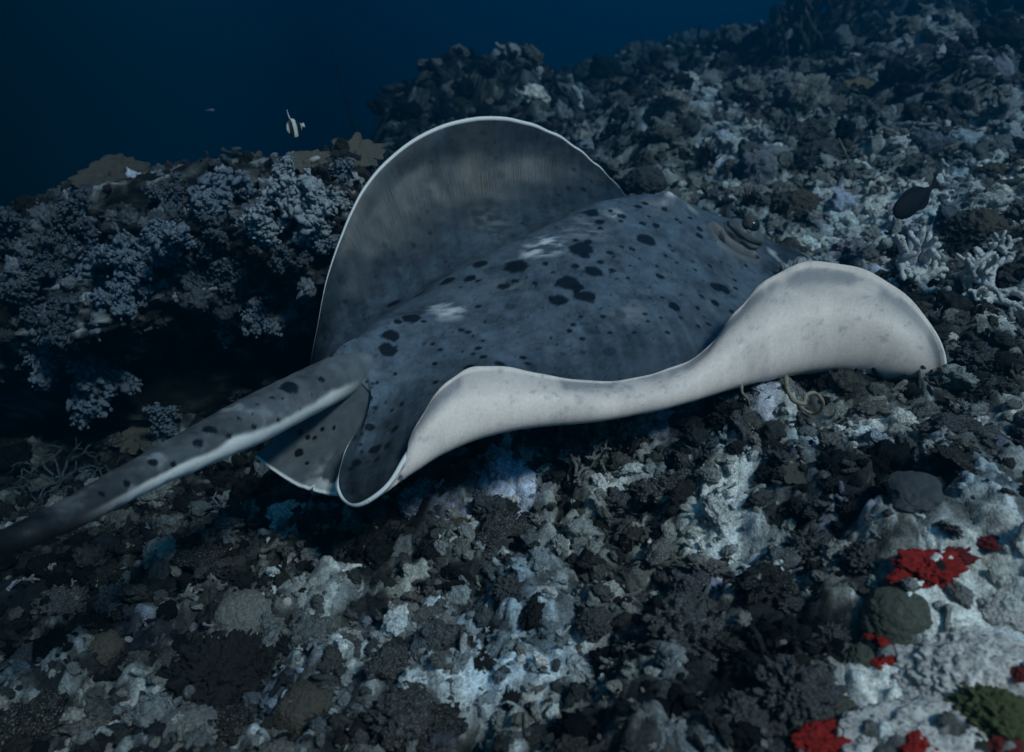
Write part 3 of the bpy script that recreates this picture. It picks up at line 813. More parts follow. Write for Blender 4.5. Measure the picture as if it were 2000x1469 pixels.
def lump(seed, sub=5, axes=(1, 1, 0.8), big=0.25, knob=0.18, kfreq=4.0, fine=0.05, groove=0.0, gfreq=7.0, sharp=2.0, pit=0.0):
    """a knobbly mass: broad swell, rounded knobs on knobs, fine grain, optional pits and meandering grooves"""
    V, F = ico(sub)
    x, y, z = V.T
    s = seed * 3.7
    r = 1 + big * fbm3(x * 1.4 + s, y * 1.4, z * 1.4 - s, 3, seed)
    if knob:
        wx = x + 0.12 * noise3(x * 4, y * 4, z * 4, seed + 1); wy = y + 0.12 * noise3(x * 4 + 9, y * 4, z * 4, seed + 2)
        for q, amp in ((1.0, 1.0), (2.3, 0.48), (4.9, 0.22)):
            f, i = worley3(wx * kfreq * q + s, wy * kfreq * q, z * kfreq * q, seed + 5)
            r = r + knob * amp * np.maximum(0, 1 - (f / 0.62) ** sharp) * (0.15 + 1.1 * i)
    if pit:
        f, i = worley3(x * kfreq * 1.7 - s, y * kfreq * 1.7, z * kfreq * 1.7, seed + 15)
        r = r - pit * np.maximum(0, 1 - (f / 0.42) ** 2) * (i > 0.45)
    if groove:
        n = noise3(x * gfreq + s, y * gfreq, z * gfreq, seed + 9) + 0.5 * noise3(x * gfreq * 0.6, y * gfreq * 0.6 + s, z * gfreq * 0.6, seed + 10)
        r = r + groove * np.abs(np.sin(n * 7.0))
    r = r + fine * fbm3(x * 9 + s, y * 9, z * 9, 4, seed + 20)
    return V * r[:, None] * np.array(axes), F

def tube(pts, rad, seg=7, cap=True):
    pts = np.asarray(pts, float); rad = np.asarray(rad, float)
    d = np.gradient(pts, axis=0); d /= np.maximum(np.linalg.norm(d, axis=1, keepdims=True), 1e-9)
    ref = np.array([0.31, 0.22, 0.92]); s = np.cross(d, ref); s /= np.maximum(np.linalg.norm(s, axis=1, keepdims=True), 1e-9)
    u = np.cross(s, d)
    a = np.linspace(0, 2 * math.pi, seg, endpoint=False)
    V = pts[:, None] + rad[:, None, None] * (np.cos(a)[None, :, None] * s[:, None] + np.sin(a)[None, :, None] * u[:, None])
    n = len(pts); I = np.arange(n * seg).reshape(n, seg); J = np.roll(I, -1, 1)
    F = np.stack([I[:-1], J[:-1], J[1:], I[1:]], -1).reshape(-1, 4)
    F = np.concatenate([F[:, [0, 1, 2]], F[:, [0, 2, 3]]])
    V = V.reshape(-1, 3)
    if cap:
        V = np.concatenate([V, pts[:1] - d[:1] * rad[0] * 0.7, pts[-1:] + d[-1:] * rad[-1] * 0.8])
        k0, k1 = n * seg, n * seg + 1
        F = np.concatenate([F, np.stack([J[0], I[0], np.full(seg, k0)], -1), np.stack([I[-1], J[-1], np.full(seg, k1)], -1)])
    return V, F

def join(parts):
    Vs, Fs, o = [], [], 0
    for V, F in parts:
        Vs.append(V); Fs.append(F + o); o += len(V)
    return np.concatenate(Vs), np.concatenate(Fs)

def bent(rg, p0, d0, length, r0, r1, n=6, wander=0.35):
    pts = [np.array(p0, float)]; d = np.array(d0, float); d /= np.linalg.norm(d)
    for k in range(n):
        d = d + wander * rg.normal(size=3) / math.sqrt(n); d /= np.linalg.norm(d)
        pts.append(pts[-1] + d * length / n)
    return np.array(pts), np.linspace(r0, r1, n + 1), d

def branching(seed, arms=6, levels=3, spread=0.9, r=0.11, seg=7, up=0.35, knob=0.0, start=None):
    rg = np.random.default_rng(seed); parts = []
    def grow(p, d, length, rad, lev):
        pts, rr_, de = bent(rg, p, d, length, rad, rad * 0.78, 6, 0.35)
        rr_ = rr_ * (1 + 0.14 * rg.normal(size=len(rr_)))
        if lev == 0: rr_[-1] *= 0.62
        parts.append(tube(pts, rr_, seg))
        if lev > 0:
            for _ in range(rg.integers(2, 4)):
                nd = de + spread * rg.normal(size=3); nd[2] += up * 0.6; nd /= np.linalg.norm(nd)
                grow(pts[-1] - de * rad * 0.3, nd, length * rg.uniform(0.55, 0.85), rad * 0.80, lev - 1)
    for k in range(arms):
        a = 2 * math.pi * (k + rg.uniform(-0.3, 0.3)) / arms
        d = start[k] if start else (math.cos(a), math.sin(a), up + rg.uniform(0, 0.5))
        grow(np.array([0, 0, 0.0]), np.array(d), 0.55 * rg.uniform(0.8, 1.15), r, levels - 1)
    return join(parts)

def set_inst(name, parts, colr=None, mat=None):
    V, F = parts
    return mesh_np(name, V, F, colr)

# ------------------------------------------------------------------ where a thing stands
from mathutils.bvhtree import BVHTree
OUT = []           # trees of the outcrop masses
def sight(u, v):
    """first meeting of a photo sight line with outcrop or reef -> camera-aligned point, distance"""
    best = hit([(u, v)])[0]
    o = Vector((0, 0, CAMZ)); dv = Vector(W(px(u, v, 1.0))) - o
    ln = dv.length; dv.normalize()
    for t in OUT:
        loc, nrm, idx, dist = t.ray_cast(o, dv)
        if loc is not None and dist / ln < best[1]:
            d = dist / ln
            best = px(u, v, d)
    return best

SLOPE_UP = Vector(W(NRM) - W(np.zeros(3))).normalized()
def put(o, p, size, rz=0.0, tilt=SLOPE_UP, sink=0.0, scale=(1, 1, 1)):
    """stand an object (made with base at 0, up +Z, about one unit in radius) on a camera-aligned point"""
    q = tilt.to_track_quat('Z', 'Y') @ Euler((0, 0, rz)).to_quaternion()
    o.rotation_mode = 'QUATERNION'; o.rotation_quaternion = q
    o.scale = (size * scale[0], size * scale[1], size * scale[2])
    w = Vector(W(p)) - tilt * sink * size
    o.location = w
    return o

def span(p, pixels):
    """how many metres a width in photo pixels is at a point"""
    return pixels * p[1] / FPX

# ------------------------------------------------------------------ the outcrop at the edge of the drop
def rock_mass(name, center, axes, seed, label, sub=7, rot=0.0, dark=1.0, pal=0.0):
    V, F = lump(seed, sub, (1, 1, 1), big=0.42, knob=0.20, kfreq=3.2, fine=0.0)
    x, y, z = V.T
    nrm = V / np.linalg.norm(V, axis=1, keepdims=True)
    f, i1 = worley3(x * 8, y * 8, z * 8, seed + 40); d = 0.085 * np.maximum(0, 1 - (f / 0.6) ** 2) * (0.2 + i1)
    f, i2 = worley3(x * 19, y * 19, z * 19, seed + 50); d = d + 0.034 * np.maximum(0, 1 - (f / 0.6) ** 2) * (0.2 + i2)
    d = d + 0.05 * fbm3(x * 16, y * 16, z * 16, 3, seed + 60)
    V = V + nrm * d[:, None]
    v = 0.5 * (i1 - 0.5) + 0.45 * (i2 - 0.5) + 0.7 * fbm3(x * 4, y * 4, z * 4, 4, seed + 70) + pal
    ks = [-0.5, -0.1, 0.12, 0.32, 0.55]
    cs = np.array([[0.006, 0.007, 0.008], [0.014, 0.014, 0.014], [0.045, 0.045, 0.043], [0.13, 0.14, 0.15], [0.34, 0.36, 0.38]]) * dark
    c = np.stack([np.interp(v, ks, cs[:, k]) for k in range(3)], -1)
    cr_, sr_ = math.cos(rot), math.sin(rot)
    V = V * np.array(axes)
    V = np.stack([V[:, 0] * cr_ - V[:, 2] * sr_, V[:, 1], V[:, 0] * sr_ + V[:, 2] * cr_], -1) + center
    Vw = W(V)
    me = mesh_np(name, Vw, F, c)
    OUT.append(BVHTree.FromPolygons([tuple(p) for p in Vw], [tuple(q) for q in F]))
    return link(name, me, M_OUTCROP, label=label, cat="reef", kind="structure"), Vw

outc, outc_w = rock_mass("reef_outcrop", px(250, 545, 3.25), (1.05, 0.55, 0.33), 3, "dark coral covered reef outcrop overhanging a black hollow beside the tail", rot=0.12)
ledge, ledge_w = rock_mass("reef_ledge", px(620, 490, 3.15), (0.42, 0.45, 0.31), 5, "knobbly reef ledge crowned by plate corals beyond the raised fin", pal=0.08)
wall, wall_w = rock_mass("reef_wall", px(330, 830, 3.55), (1.25, 0.40, 0.42), 8, "rock wall at the back of the hollow, coloured dark for its shade", dark=0.5, sub=6)  # darker palette puts the hollow's shade into the wall colour

# ------------------------------------------------------------------ pieces of the reef: stones one can pick out, then the loose rubble
STONE_COL = [((0.008, 0.009, 0.010), (0.070, 0.066, 0.060), (0.24, 0.24, 0.23)), ((0.020, 0.021, 0.022), (0.145, 0.145, 0.145), (0.38, 0.38, 0.38)),
             ((0.09, 0.088, 0.085), (0.46, 0.45, 0.43), (0.03, 0.03, 0.03)), ((0.030, 0.030, 0.034), (0.17, 0.17, 0.19), (0.38, 0.38, 0.40)),
             ((0.006, 0.006, 0.007), (0.030, 0.030, 0.031), (0.15, 0.15, 0.15))]
STONE_MATS = [mat_two("stone_%s" % k, a, b, scale=5, bump=0.8, bscale=30, bdist=0.02, c3=c, rough=0.9, spec=0.1) for k, (a, b, c) in zip(("turf", "brown", "pale", "lilac", "black"), STONE_COL)]
stone_me = []
for k in range(15):
    ax = (1, random.uniform(0.65, 1.0), random.uniform(0.32, 0.62))
    V, F = lump(300 + k, 5, ax, big=0.7, knob=0.30, kfreq=2.0, fine=0.30, sharp=1.4, pit=0.16)
    me = mesh_np("stone", V, F); me.materials.append(STONE_MATS[k % 5]); stone_me.append(me)
rg = np.random.default_rng(5)
n_st = 0
while n_st < 230:
    y = math.exp(rg.uniform(math.log(0.85), math.log(7.5)))
    x = rg.uniform(-0.62 * y, 0.68 * y)
    if y > 3.2 and x < edge_x(y) + 0.1: continue
    z = float(reef_z(np.array([x]), np.array([y]), fine=False)[0])
    v = 734.5 - z / y * FPX; u = 1000 + x / y * FPX
    if v > 1500 or v < 20: continue
    if 700 < u < 1750 and 480 < v < 760: continue          # hidden by the ray
    if u > 1620 and v > 1040: continue
    if 1680 < u < 1880 and 690 < v < 800: continue
    if 220 < u < 560 and 1230 < v < 1400: continue
    if 1560 < u < 1850 and 340 < v < 540: continue
    pale_here = float(blobs(np.array([x]), np.array([y]), PALE_SPOTS + WHITE_SPOTS)[0]) > 0.45
    k = int(rg.choice(15, p=np.array([0, 1.5, 8.5, 0, 0] * 3 if pale_here else [2.6, 3.0, 1.8, 1.2, 1.4] * 3) / 30.0))
    s = float(np.clip(rg.lognormal(-3.75, 0.40), 0.014, 0.050)) * y ** 0.55 * (0.7 if pale_here else 1.0)
    o = bpy.data.objects.new("stone", stone_me[k]); col.objects.link(o); o.parent = reef
    o.rotation_euler = (rg.uniform(-0.6, 0.6), rg.uniform(-0.6, 0.6), rg.uniform(0, 6.28)); o.scale = (s, s, s)
    o.location = W(np.array([x, y, z + s * 0.15]))
    n_st += 1

def scatter(name, P_w, S, Cc, bases, parent, rg, tip=3.14):
    """uncountable small pieces: points carrying size, turn and pigment, each dressed with one of the base shapes"""
    n = len(P_w)
    me = bpy.data.meshes.new(name); me.vertices.add(n); me.vertices.foreach_set("co", np.asarray(P_w, dtype=np.float32).ravel())
    me.attributes.new("scl", 'FLOAT', 'POINT').data.foreach_set("value", np.asarray(S, dtype=np.float32))
    me.attributes.new("rot", 'FLOAT_VECTOR', 'POINT').data.foreach_set("vector", (rg.uniform(-1, 1, (n, 3)) * np.array([tip, tip, 3.14])).astype(np.float32).ravel())
    me.attributes.new("pick", 'INT', 'POINT').data.foreach_set("value", rg.integers(len(bases), size=n).astype(np.int32))
    c4 = np.ones((n, 4), dtype=np.float32); c4[:, :3] = np.clip(Cc, 0.004, 0.85)
    me.attributes.new("tint", 'FLOAT_COLOR', 'POINT').data.foreach_set("color", c4.ravel())
    lib = bpy.data.collections.new(name + "_pieces")
    for k, b in enumerate(bases):
        lib.objects.link(bpy.data.objects.new("piece_%02d" % k, b))
    ng = bpy.data.node_groups.new(name, 'GeometryNodeTree')
    ng.interface.new_socket("Geometry", in_out='INPUT', socket_type='NodeSocketGeometry')
    ng.interface.new_socket("Geometry", in_out='OUTPUT', socket_type='NodeSocketGeometry')
    gi = ng.nodes.new("NodeGroupInput"); go = ng.nodes.new("NodeGroupOutput")
    ip = ng.nodes.new("GeometryNodeInstanceOnPoints"); ci = ng.nodes.new("GeometryNodeCollectionInfo")
    ci.inputs["Collection"].default_value = lib; ci.inputs["Separate Children"].default_value = True; ci.inputs["Reset Children"].default_value = True
    def attr(nm, ty):
        a = ng.nodes.new("GeometryNodeInputNamedAttribute"); a.data_type = ty; a.inputs["Name"].default_value = nm
        return a.outputs["Attribute"]
    er = ng.nodes.new("FunctionNodeEulerToRotation")
    ng.links.new(gi.outputs[0], ip.inputs["Points"]); ng.links.new(ci.outputs[0], ip.inputs["Instance"])
    ip.inputs["Pick Instance"].default_value = True
    ng.links.new(attr("pick", 'INT'), ip.inputs["Instance Index"])
    ng.links.new(attr("rot", 'FLOAT_VECTOR'), er.inputs[0]); ng.links.new(er.outputs[0], ip.inputs["Rotation"])
    ng.links.new(attr("scl", 'FLOAT'), ip.inputs["Scale"])
    ng.links.new(ip.outputs[0], go.inputs[0])
    o = link(name, me, parent=parent, kind="stuff")
    md = o.modifiers.new("scatter", 'NODES'); md.node_group = ng
    return o

def base_mesh(V, F):
    me = mesh_np("piece", V, F); me.materials.append(M_RUBBLE)
    return me
rgb_ = np.random.default_rng(77)
CHUNKS = [base_mesh(*lump(400 + k, 4, (1, rgb_.uniform(0.55, 1), rgb_.uniform(0.45, 0.8)), big=0.55, knob=0.26, kfreq=1.9, fine=0.34, sharp=1.6, pit=0.25)) for k in range(12)]
FINGERS = []
for k in range(7):
    pts, rr_, d = bent(rgb_, (-1, 0, 0), (1, 0, 0.1), 2.3, 0.30, 0.18, 9, 0.6); rr_ = rr_ * (1 + 0.16 * rgb_.normal(size=len(rr_))); prt = [tube(pts, rr_, 9)]
    for q in range(rgb_.integers(1, 4)):
        pts2, rr2, d = bent(rgb_, pts[rgb_.integers(2, 8)], rgb_.normal(size=3), rgb_.uniform(0.5, 1.2), 0.24, 0.13, 6, 0.5); prt.append(tube(pts2, rr2 * (1 + 0.15 * rgb_.normal(size=len(rr2))), 8))
    FINGERS.append(base_mesh(*join(prt)))
CAULI = [base_mesh(*lump(450 + k, 4, (1, 1, 0.8), big=0.5, knob=0.75, kfreq=1.9, fine=0.2, sharp=1.2)) for k in range(4)]

def rubble():
    rg = np.random.default_rng(21)
    n = 34000
    y = np.exp(rg.uniform(math.log(0.70), math.log(11.0), n)); x = rg.random(n); x = (-0.66 * y - 0.30) + x * (1.37 * y + 0.90)
    ok = ~((y > 3.0) & (x < edge_x(y) + 0.05))
    x, y = x[ok], y[ok]
    z, i2, i3, i4, i5 = reef_z(x, y)
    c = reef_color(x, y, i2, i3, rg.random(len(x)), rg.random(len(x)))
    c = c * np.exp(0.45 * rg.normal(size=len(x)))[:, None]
    bright = (1000 + x / y * FPX > 1640) & (y < 1.45)
    keep = ~(bright & (rg.random(len(x)) < 0.85))
    x, y, z, c = x[keep], y[keep], z[keep], c[keep]
    pal = rg.random(len(x))
    c = np.where((pal > 0.92)[:, None], c * 0.4 + np.array([0.40, 0.39, 0.37]) * 0.6, c)
    s = np.clip(rg.lognormal(-5.25, 0.55, len(x)), 0.0028, 0.024) * np.maximum(y, 0.8) ** 1.05
    scatter("rubble", W(np.stack([x, y, z + 0.15 * s], -1)), s, c, CHUNKS + FINGERS + CAULI[:1], reef, rg, tip=1.0)
rubble()

def crust(parent, pts_w, n, seed, size, name="coral_crust", cols=None, front=True):
    """small nubs and polyps too small to tell apart, growing over an outcrop"""
    rg = np.random.default_rng(seed)
    pick = pts_w[rg.integers(len(pts_w), size=n)]
    clump = fbm3(pick[:, 0] * 4, pick[:, 1] * 4, pick[:, 2] * 4, 3, seed)
    pick = pick[clump > -0.15]
    h = fbm3(pick[:, 0] * 3.3 + 9, pick[:, 1] * 3.3, pick[:, 2] * 3.3, 3, seed + 3)
    f = sstep(-0.12, 0.25, h)[:, None]
    c = (np.array([0.030, 0.028, 0.026]) * (1 - f) + np.array([0.14, 0.16, 0.19]) * f) * np.exp(0.6 * rg.normal(size=len(pick)))[:, None]
    s = np.clip(rg.lognormal(math.log(size), 0.45, len(pick)), size * 0.4, size * 2.6)
    scatter(name, pick, s, c, CAULI + FINGERS + CHUNKS[:4], parent, rg)
crust(outc, outc_w, 9000, 31, 0.016)
crust(ledge, ledge_w, 3600, 33, 0.012)

# ------------------------------------------------------------------ corals, sponges and other growth, one by one
M_SOFT = mat_two("soft_coral_blue", (0.06, 0.085, 0.12), (0.20, 0.24, 0.29), scale=18, rough=0.7, bump=0.3)
M_SOFTD = mat_two("soft_coral_dusky", (0.025, 0.034, 0.046), (0.10, 0.12, 0.145), scale=18, rough=0.7, bump=0.3)
M_SOFTW = mat_two("soft_coral_white", (0.15, 0.18, 0.215), (0.38, 0.41, 0.44), scale=18, rough=0.7, bump=0.3)
M_STALK = mat_two("soft_coral_stalk", (0.10, 0.12, 0.15), (0.20, 0.22, 0.25), scale=12, rough=0.6, bump=0.2)
M_WHITE = mat_two("white_coral", (0.46, 0.47, 0.49), (0.80, 0.80, 0.80), scale=14, rough=0.7, bump=0.4, c3=(0.14, 0.14, 0.14))
M_PLATE = mat_two("plate_coral", (0.075, 0.068, 0.056), (0.15, 0.135, 0.11), scale=14, rough=0.8, bump=0.6)
M_BRAIN = mat_two("brain_coral", (0.065, 0.06, 0.05), (0.17, 0.165, 0.15), scale=9, rough=0.8, bump=0.6, c3=(0.26, 0.26, 0.26))
M_BRAINP = mat_two("pale_coral_head", (0.14, 0.14, 0.135), (0.30, 0.30, 0.29), scale=9, rough=0.85, bump=0.7, c3=(0.07, 0.07, 0.07))
M_BROWN = mat_two("brown_coral", (0.05, 0.045, 0.037), (0.10, 0.09, 0.075), scale=9, rough=0.8, bump=0.5)
M_BLACK = mat_two("black_coral", (0.006, 0.006, 0.007), (0.018, 0.018, 0.019), scale=16, rough=0.75, bump=0.7, c3=(0.05, 0.05, 0.055))
M_DUSK = mat_two("dusky_coral", (0.014, 0.015, 0.018), (0.088, 0.088, 0.094), scale=9, rough=0.85, bump=0.7, c3=(0.24, 0.245, 0.25))
M_SLATE = mat_two("slate_sponge", (0.045, 0.050, 0.056), (0.065, 0.071, 0.078), scale=20, rough=0.7, bump=0.25, bscale=200)
M_RED = mat_two("red_sponge", (0.16, 0.008, 0.006), (0.46, 0.016, 0.008), scale=5, rough=0.55, bump=0.5, c3=(0.10, 0.012, 0.010))
M_MAROON = mat_two("maroon_sponge", (0.10, 0.010, 0.008), (0.22, 0.016, 0.012), scale=16, rough=0.6, bump=0.5, c3=(0.05, 0.02, 0.03))
M_OLIVE = mat_two("olive_algae", (0.035, 0.042, 0.012), (0.10, 0.095, 0.03), scale=22, rough=0.8, bump=0.7, c3=(0.20, 0.30, 0.16))
M_GREENB = mat_two("greenish_coral", (0.055, 0.06, 0.048), (0.115, 0.105, 0.09), scale=10, rough=0.8, bump=0.6, c3=(0.13, 0.17, 0.11))
M_WHIP = mat_two("whip_coral", (0.20, 0.165, 0.12), (0.34, 0.29, 0.22), scale=30, rough=0.7, bump=0.3)
M_DARKW = mat_two("dark_whip", (0.010, 0.012, 0.014), (0.02, 0.022, 0.025), scale=30, rough=0.8, bump=0.2)
M_SANDR = mat_two("bleached_rock", (0.40, 0.38, 0.37), (0.80, 0.77, 0.73), scale=5, rough=0.9, bump=0.6, c3=(0.22, 0.19, 0.22))
M_FROND = mat_two("dark_weed", (0.010, 0.012, 0.012), (0.03, 0.033, 0.03), scale=20, rough=0.8, bump=0.2)
M_LILAC = mat_two("lilac_crust", (0.26, 0.27, 0.36), (0.42, 0.43, 0.52), scale=16, rough=0.85, bump=0.5, c3=(0.12, 0.12, 0.14))
M_YELLOW = mat_two("tan_coral", (0.16, 0.125, 0.07), (0.28, 0.23, 0.14), scale=12, rough=0.8, bump=0.5)

def solid(name, V, F, mat, p, size, label, cat, rz=None, sink=0.15, tilt=SLOPE_UP, scale=(1, 1, 1), group=None):
    me = mesh_np(name, V, F); me.materials.append(mat)
    o = link(name, me, label=label, cat=cat, group=group)
    return put(o, p, size, random.uniform(0, 6.28) if rz is None else rz, tilt, sink, scale)

TOCAM = Vector((0, -1, 0.45)).normalized()

# soft corals --------------------------------------------------------
POLYP = [lump(560 + k, 2, (1, 0.7, 1.3), big=0.8, knob=0.7, kfreq=1.7, fine=0.3, sharp=1.2) for k in range(6)]
def soft_shape(seed, tall=1.0, tips=34, spread=0.8):
    rg = np.random.default_rng(seed); stalk, pol = [], []
    main, mr_, _ = bent(rg, (0, 0, -0.12), (0, 0, 1), 0.75 * tall, 0.13, 0.08, 6, 0.2)
    stalk.append(tube(main, mr_, 9))
    for k in range(9):
        b = main[rg.integers(2, len(main))]
        a = rg.uniform(0, 6.28); d = np.array([math.cos(a) * spread, math.sin(a) * spread, rg.uniform(0.1, 0.9)])
        pts, r_, de = bent(rg, b, d, rg.uniform(0.35, 0.7), 0.06, 0.035, 5, 0.35); stalk.append(tube(pts, r_, 6))
        for j in range(max(2, tips // 9)):
            q = pts[rg.integers(2, len(pts))]
            pts2, r2, d2 = bent(rg, q, de + rg.normal(size=3) * 0.8, rg.uniform(0.12, 0.3), 0.03, 0.02, 3, 0.3); stalk.append(tube(pts2, r2, 5, False))
            for m_ in range(18):
                V, F = POLYP[rg.integers(len(POLYP))]
                pol.append(((V * rg.lognormal(-3.2, 0.34)) @ np.array(Euler(rg.uniform(0, 6.28, 3)).to_matrix()) + pts2[-1] + rg.normal(size=3) * 0.085, F))
    return join(stalk), join(pol)
SOFT = [soft_shape(600, 1.0), soft_shape(601, 0.7, 40, 1.2), soft_shape(602, 1.5, 36, 0.6), soft_shape(603, 0.9, 28, 1.0)]
SOFT_ME = []
for (st, po) in SOFT:
    a = mesh_np("stalk", *st); a.materials.append(M_STALK)
    b = mesh_np("polyps", *po); b.materials.append(M_SOFT)
    SOFT_ME.append((a, b))
def soft(u, v, wpx, shape, tone, label, group=None, tilt=TOCAM, sc=(1, 1, 1), p=None):
    p = sight(u, v) if p is None else p
    root = bpy.data.objects.new("soft_coral", None); col.objects.link(root); root.empty_display_size = 0.05
    tag(root, label, "coral", group)
    a, b = SOFT_ME[shape]
    for nm, me, kd in (("stalk", a, None), ("polyps", b, "stuff")):
        o = bpy.data.objects.new(nm, me); col.objects.link(o); o.parent = root
        if kd:
            o["kind"] = kd
            o.material_slots[0].link = 'OBJECT'; o.material_slots[0].material = (M_SOFT, M_SOFTD, M_SOFTW)[tone]
    put(root, p, span(p, wpx) * 0.74, random.uniform(0, 6.28), tilt, 0.0, sc)
    return root
UPISH = Vector((0.05, -0.45, 1)).normalized()
soft(450, 405, 115, 1, 0, "broad pale blue soft coral bush on the crest of the outcrop", tilt=UPISH)
soft(612, 425, 130, 1, 2, "whitish knobbly soft coral spread over the ledge beside the raised fin")
soft(520, 480, 85, 2, 2, "upright white soft coral with bead like polyps between outcrop and ledge", tilt=UPISH)
soft(345, 470, 100, 0, 0, "blue branching soft coral below the pale bush on the outcrop")
soft(455, 640, 66, 3, 2, "small rounded white soft coral hanging over the black hollow")
soft(525, 625, 70, 3, 0, "small blue soft coral right of the rounded white one above the hollow")
soft(320, 640, 100, 0, 1, "sparse tree shaped soft coral at the lip of the hollow")
soft(210, 690, 120, 2, 0, "long drooping blue soft coral hanging into the black hollow", tilt=Vector((0.05, -0.8, -0.55)).normalized())
soft(335, 850, 62, 2, 0, "little upright blue soft coral growing just above the tail", tilt=UPISH)
for (u, v, w, sh, tn, lb) in [(200, 520, 120, 1, 0, "broad blue soft coral in the middle of the outcrop face"), (265, 545, 110, 0, 0, "tall blue soft coral between the broad one and the hollow"),
        (300, 500, 95, 3, 0, "rounded blue soft coral under the branching one on the outcrop"), (235, 600, 90, 3, 0, "rounded blue soft coral directly above the drooping coral"),
        (90, 720, 80, 3, 0, "lone blue soft coral low in the hollow beside the drooping coral")]:
    soft(u, v, w, sh, tn, lb)
for (u, v, w, sh, tn) in [(150, 470, 80, 3, 1), (95, 540, 90, 1, 1), (60, 600, 90, 0, 1), (390, 540, 90, 1, 1), (140, 620, 90, 1, 1), (420, 470, 80, 0, 1), (470, 560, 80, 3, 1), (180, 430, 80, 3, 1), (30, 460, 90, 0, 1), (330, 400, 80, 3, 1)]:
    soft(u, v, w, sh, tn, "dusky soft coral bush crowded among others on the dark outcrop", "dusky soft corals crowding the outcrop")
for (u, v, w, sh, tn, lb) in [(575, 350, 60, 3, 2, "white soft coral tuft under the smooth plate coral"), (660, 400, 60, 1, 2, "white soft coral tuft beside the rim of the raised fin"),
        (680, 345, 50, 3, 0, "small blue soft coral under the ruffled plate coral"), (575, 520, 70, 0, 1, "dusky soft coral low on the ledge below the upright white one"),
        (545, 420, 60, 1, 1, "dusky soft coral between the pale bush and the ledge")]:
    soft(u, v, w, sh, tn, lb)
for (u, v, w, sh, tn) in [(640, 470, 60, 3, 0), (600, 600, 70, 3, 0)]:
    soft(u, v, w, sh, tn, "small blue soft coral on the ledge next to the raised fin", "blue soft corals low on the ledge")

# plate corals -------------------------------------------------------
def plate_shape(seed, lobes=9, depth=0.28, thick=0.06):
    rg = np.random.default_rng(seed); na, nr = 96, 14
    a = np.linspace(0, 2 * math.pi, na, endpoint=False)
    R = 1 + depth * np.abs(np.sin(a * lobes / 2 + 2 * noise2(np.cos(a) * 2 + 5, np.sin(a) * 2, seed))) + 0.25 * noise2(np.cos(a) * 3, np.sin(a) * 3 + 9, seed + 1)
    rings = np.linspace(0.04, 1, nr)
    top = np.stack([np.outer(rings, R * np.cos(a)), np.outer(rings, R * np.sin(a)), np.repeat((0.22 + 0.12 * rings ** 2)[:, None], na, 1)], -1)
    top[..., 2] += 0.05 * fbm2(top[..., 0] * 3, top[..., 1] * 3, 3, seed + 2)
    bot = top * np.array([0.97, 0.97, 1]); bot[..., 2] -= thick + 0.25 * (1 - rings[:, None]) ** 2
    G2 = np.concatenate([top, bot[::-1]], 0).reshape(-1, 3); n = 2 * nr
    I = np.arange(n * na).reshape(n, na); J = np.roll(I, -1, 1)
    F = np.stack([I[:-1], I[1:], J[1:], J[:-1]], -1).reshape(-1, 4)
    F = np.concatenate([F[:, [0, 1, 2]], F[:, [0, 2, 3]]])
    c0 = len(G2); G2 = np.concatenate([G2, [top[0].mean(0), bot[0].mean(0)]])
    F = np.concatenate([F, np.stack([I[0], J[0], np.full(na, c0)], -1), np.stack([J[-1], I[-1], np.full(na, c0 + 1)], -1)])
    return G2, F
def plate(u, v, wpx, seed, mat, label, tilt, scz=1.0):
    p = sight(u, v); s = span(p, wpx) * 0.42
    V, F = plate_shape(seed)
    o = solid("plate_coral", V, F, mat, p, s, label, "coral", tilt=tilt, sink=0.0, scale=(1, 1, scz))
    pts, r_, _ = bent(np.random.default_rng(seed), (0, 0, -0.5), (0, 0, 1), 0.75, 0.30, 0.22, 4, 0.1)
    me = mesh_np("stalk", *tube(pts, r_, 10)); me.materials.append(mat)
    link("stalk", me, parent=o)
    return o
FLAT = Vector((0.0, -0.42, 1)).normalized()
plate(600, 325, 90, 700, M_PLATE, "smooth grey brown plate coral with a hollow on top of the ledge", FLAT)
plate(700, 308, 100, 701, M_PLATE, "ruffled brown plate coral touching the rim of the raised fin", Vector((0.1, -0.6, 0.9)).normalized())
plate(225, 352, 140, 702, M_BROWN, "dark tiered plate coral on the far left crest of the outcrop", FLAT)
plate(275, 868, 85, 703, M_PLATE, "small tan plate coral with white edge just above the tail", FLAT, 1.6)
plate(1235, 845, 60, 704, M_BRAINP, "small pale plate coral below the middle of the pale fin", FLAT)
plate(1555, 925, 70, 705, M_BROWN, "thin brown plate coral lying in pale sand below the fin tip", FLAT, 0.6)
plate(1690, 185, 80, 706, M_YELLOW, "tan yellow plate coral far up the slope", FLAT)

# the bright rock in the right corner ---
def on_top(o):
    bpy.context.view_layer.update()
    OUT.append(BVHTree.FromPolygons([tuple(o.matrix_world @ v.co) for v in o.data.vertices], [tuple(q.vertices) for q in o.data.polygons]))
def bright_rock(u, v, wpx, mat, label, seed, axes, sink):
    p = sight(u, v); s_ = span(p, wpx) * 0.42
    V, F = lump(seed, 7, axes, 0.35, 0.07, 4.5, 0.10, 0.012, pit=0.05)
    o = solid("encrusted_rock", V, F, mat, p, s_, label, "rock", sink=sink)
    return o
BR = [bright_rock(1900, 1310, 360, M_SANDR, "bright whitish encrusted rock carrying red sponges", 940, (1.0, 0.9, 0.42), 0.18),
      bright_rock(1800, 1450, 330, M_SANDR, "broad whitish rock in front of the olive algae cushion", 941, (1.1, 0.8, 0.34), 0.15),
      bright_rock(1970, 1190, 120, M_SANDR, "pale encrusted rock right of the upper red sponge", 942, (1.0, 0.9, 0.5), 0.25)]
for o_ in BR: on_top(o_)

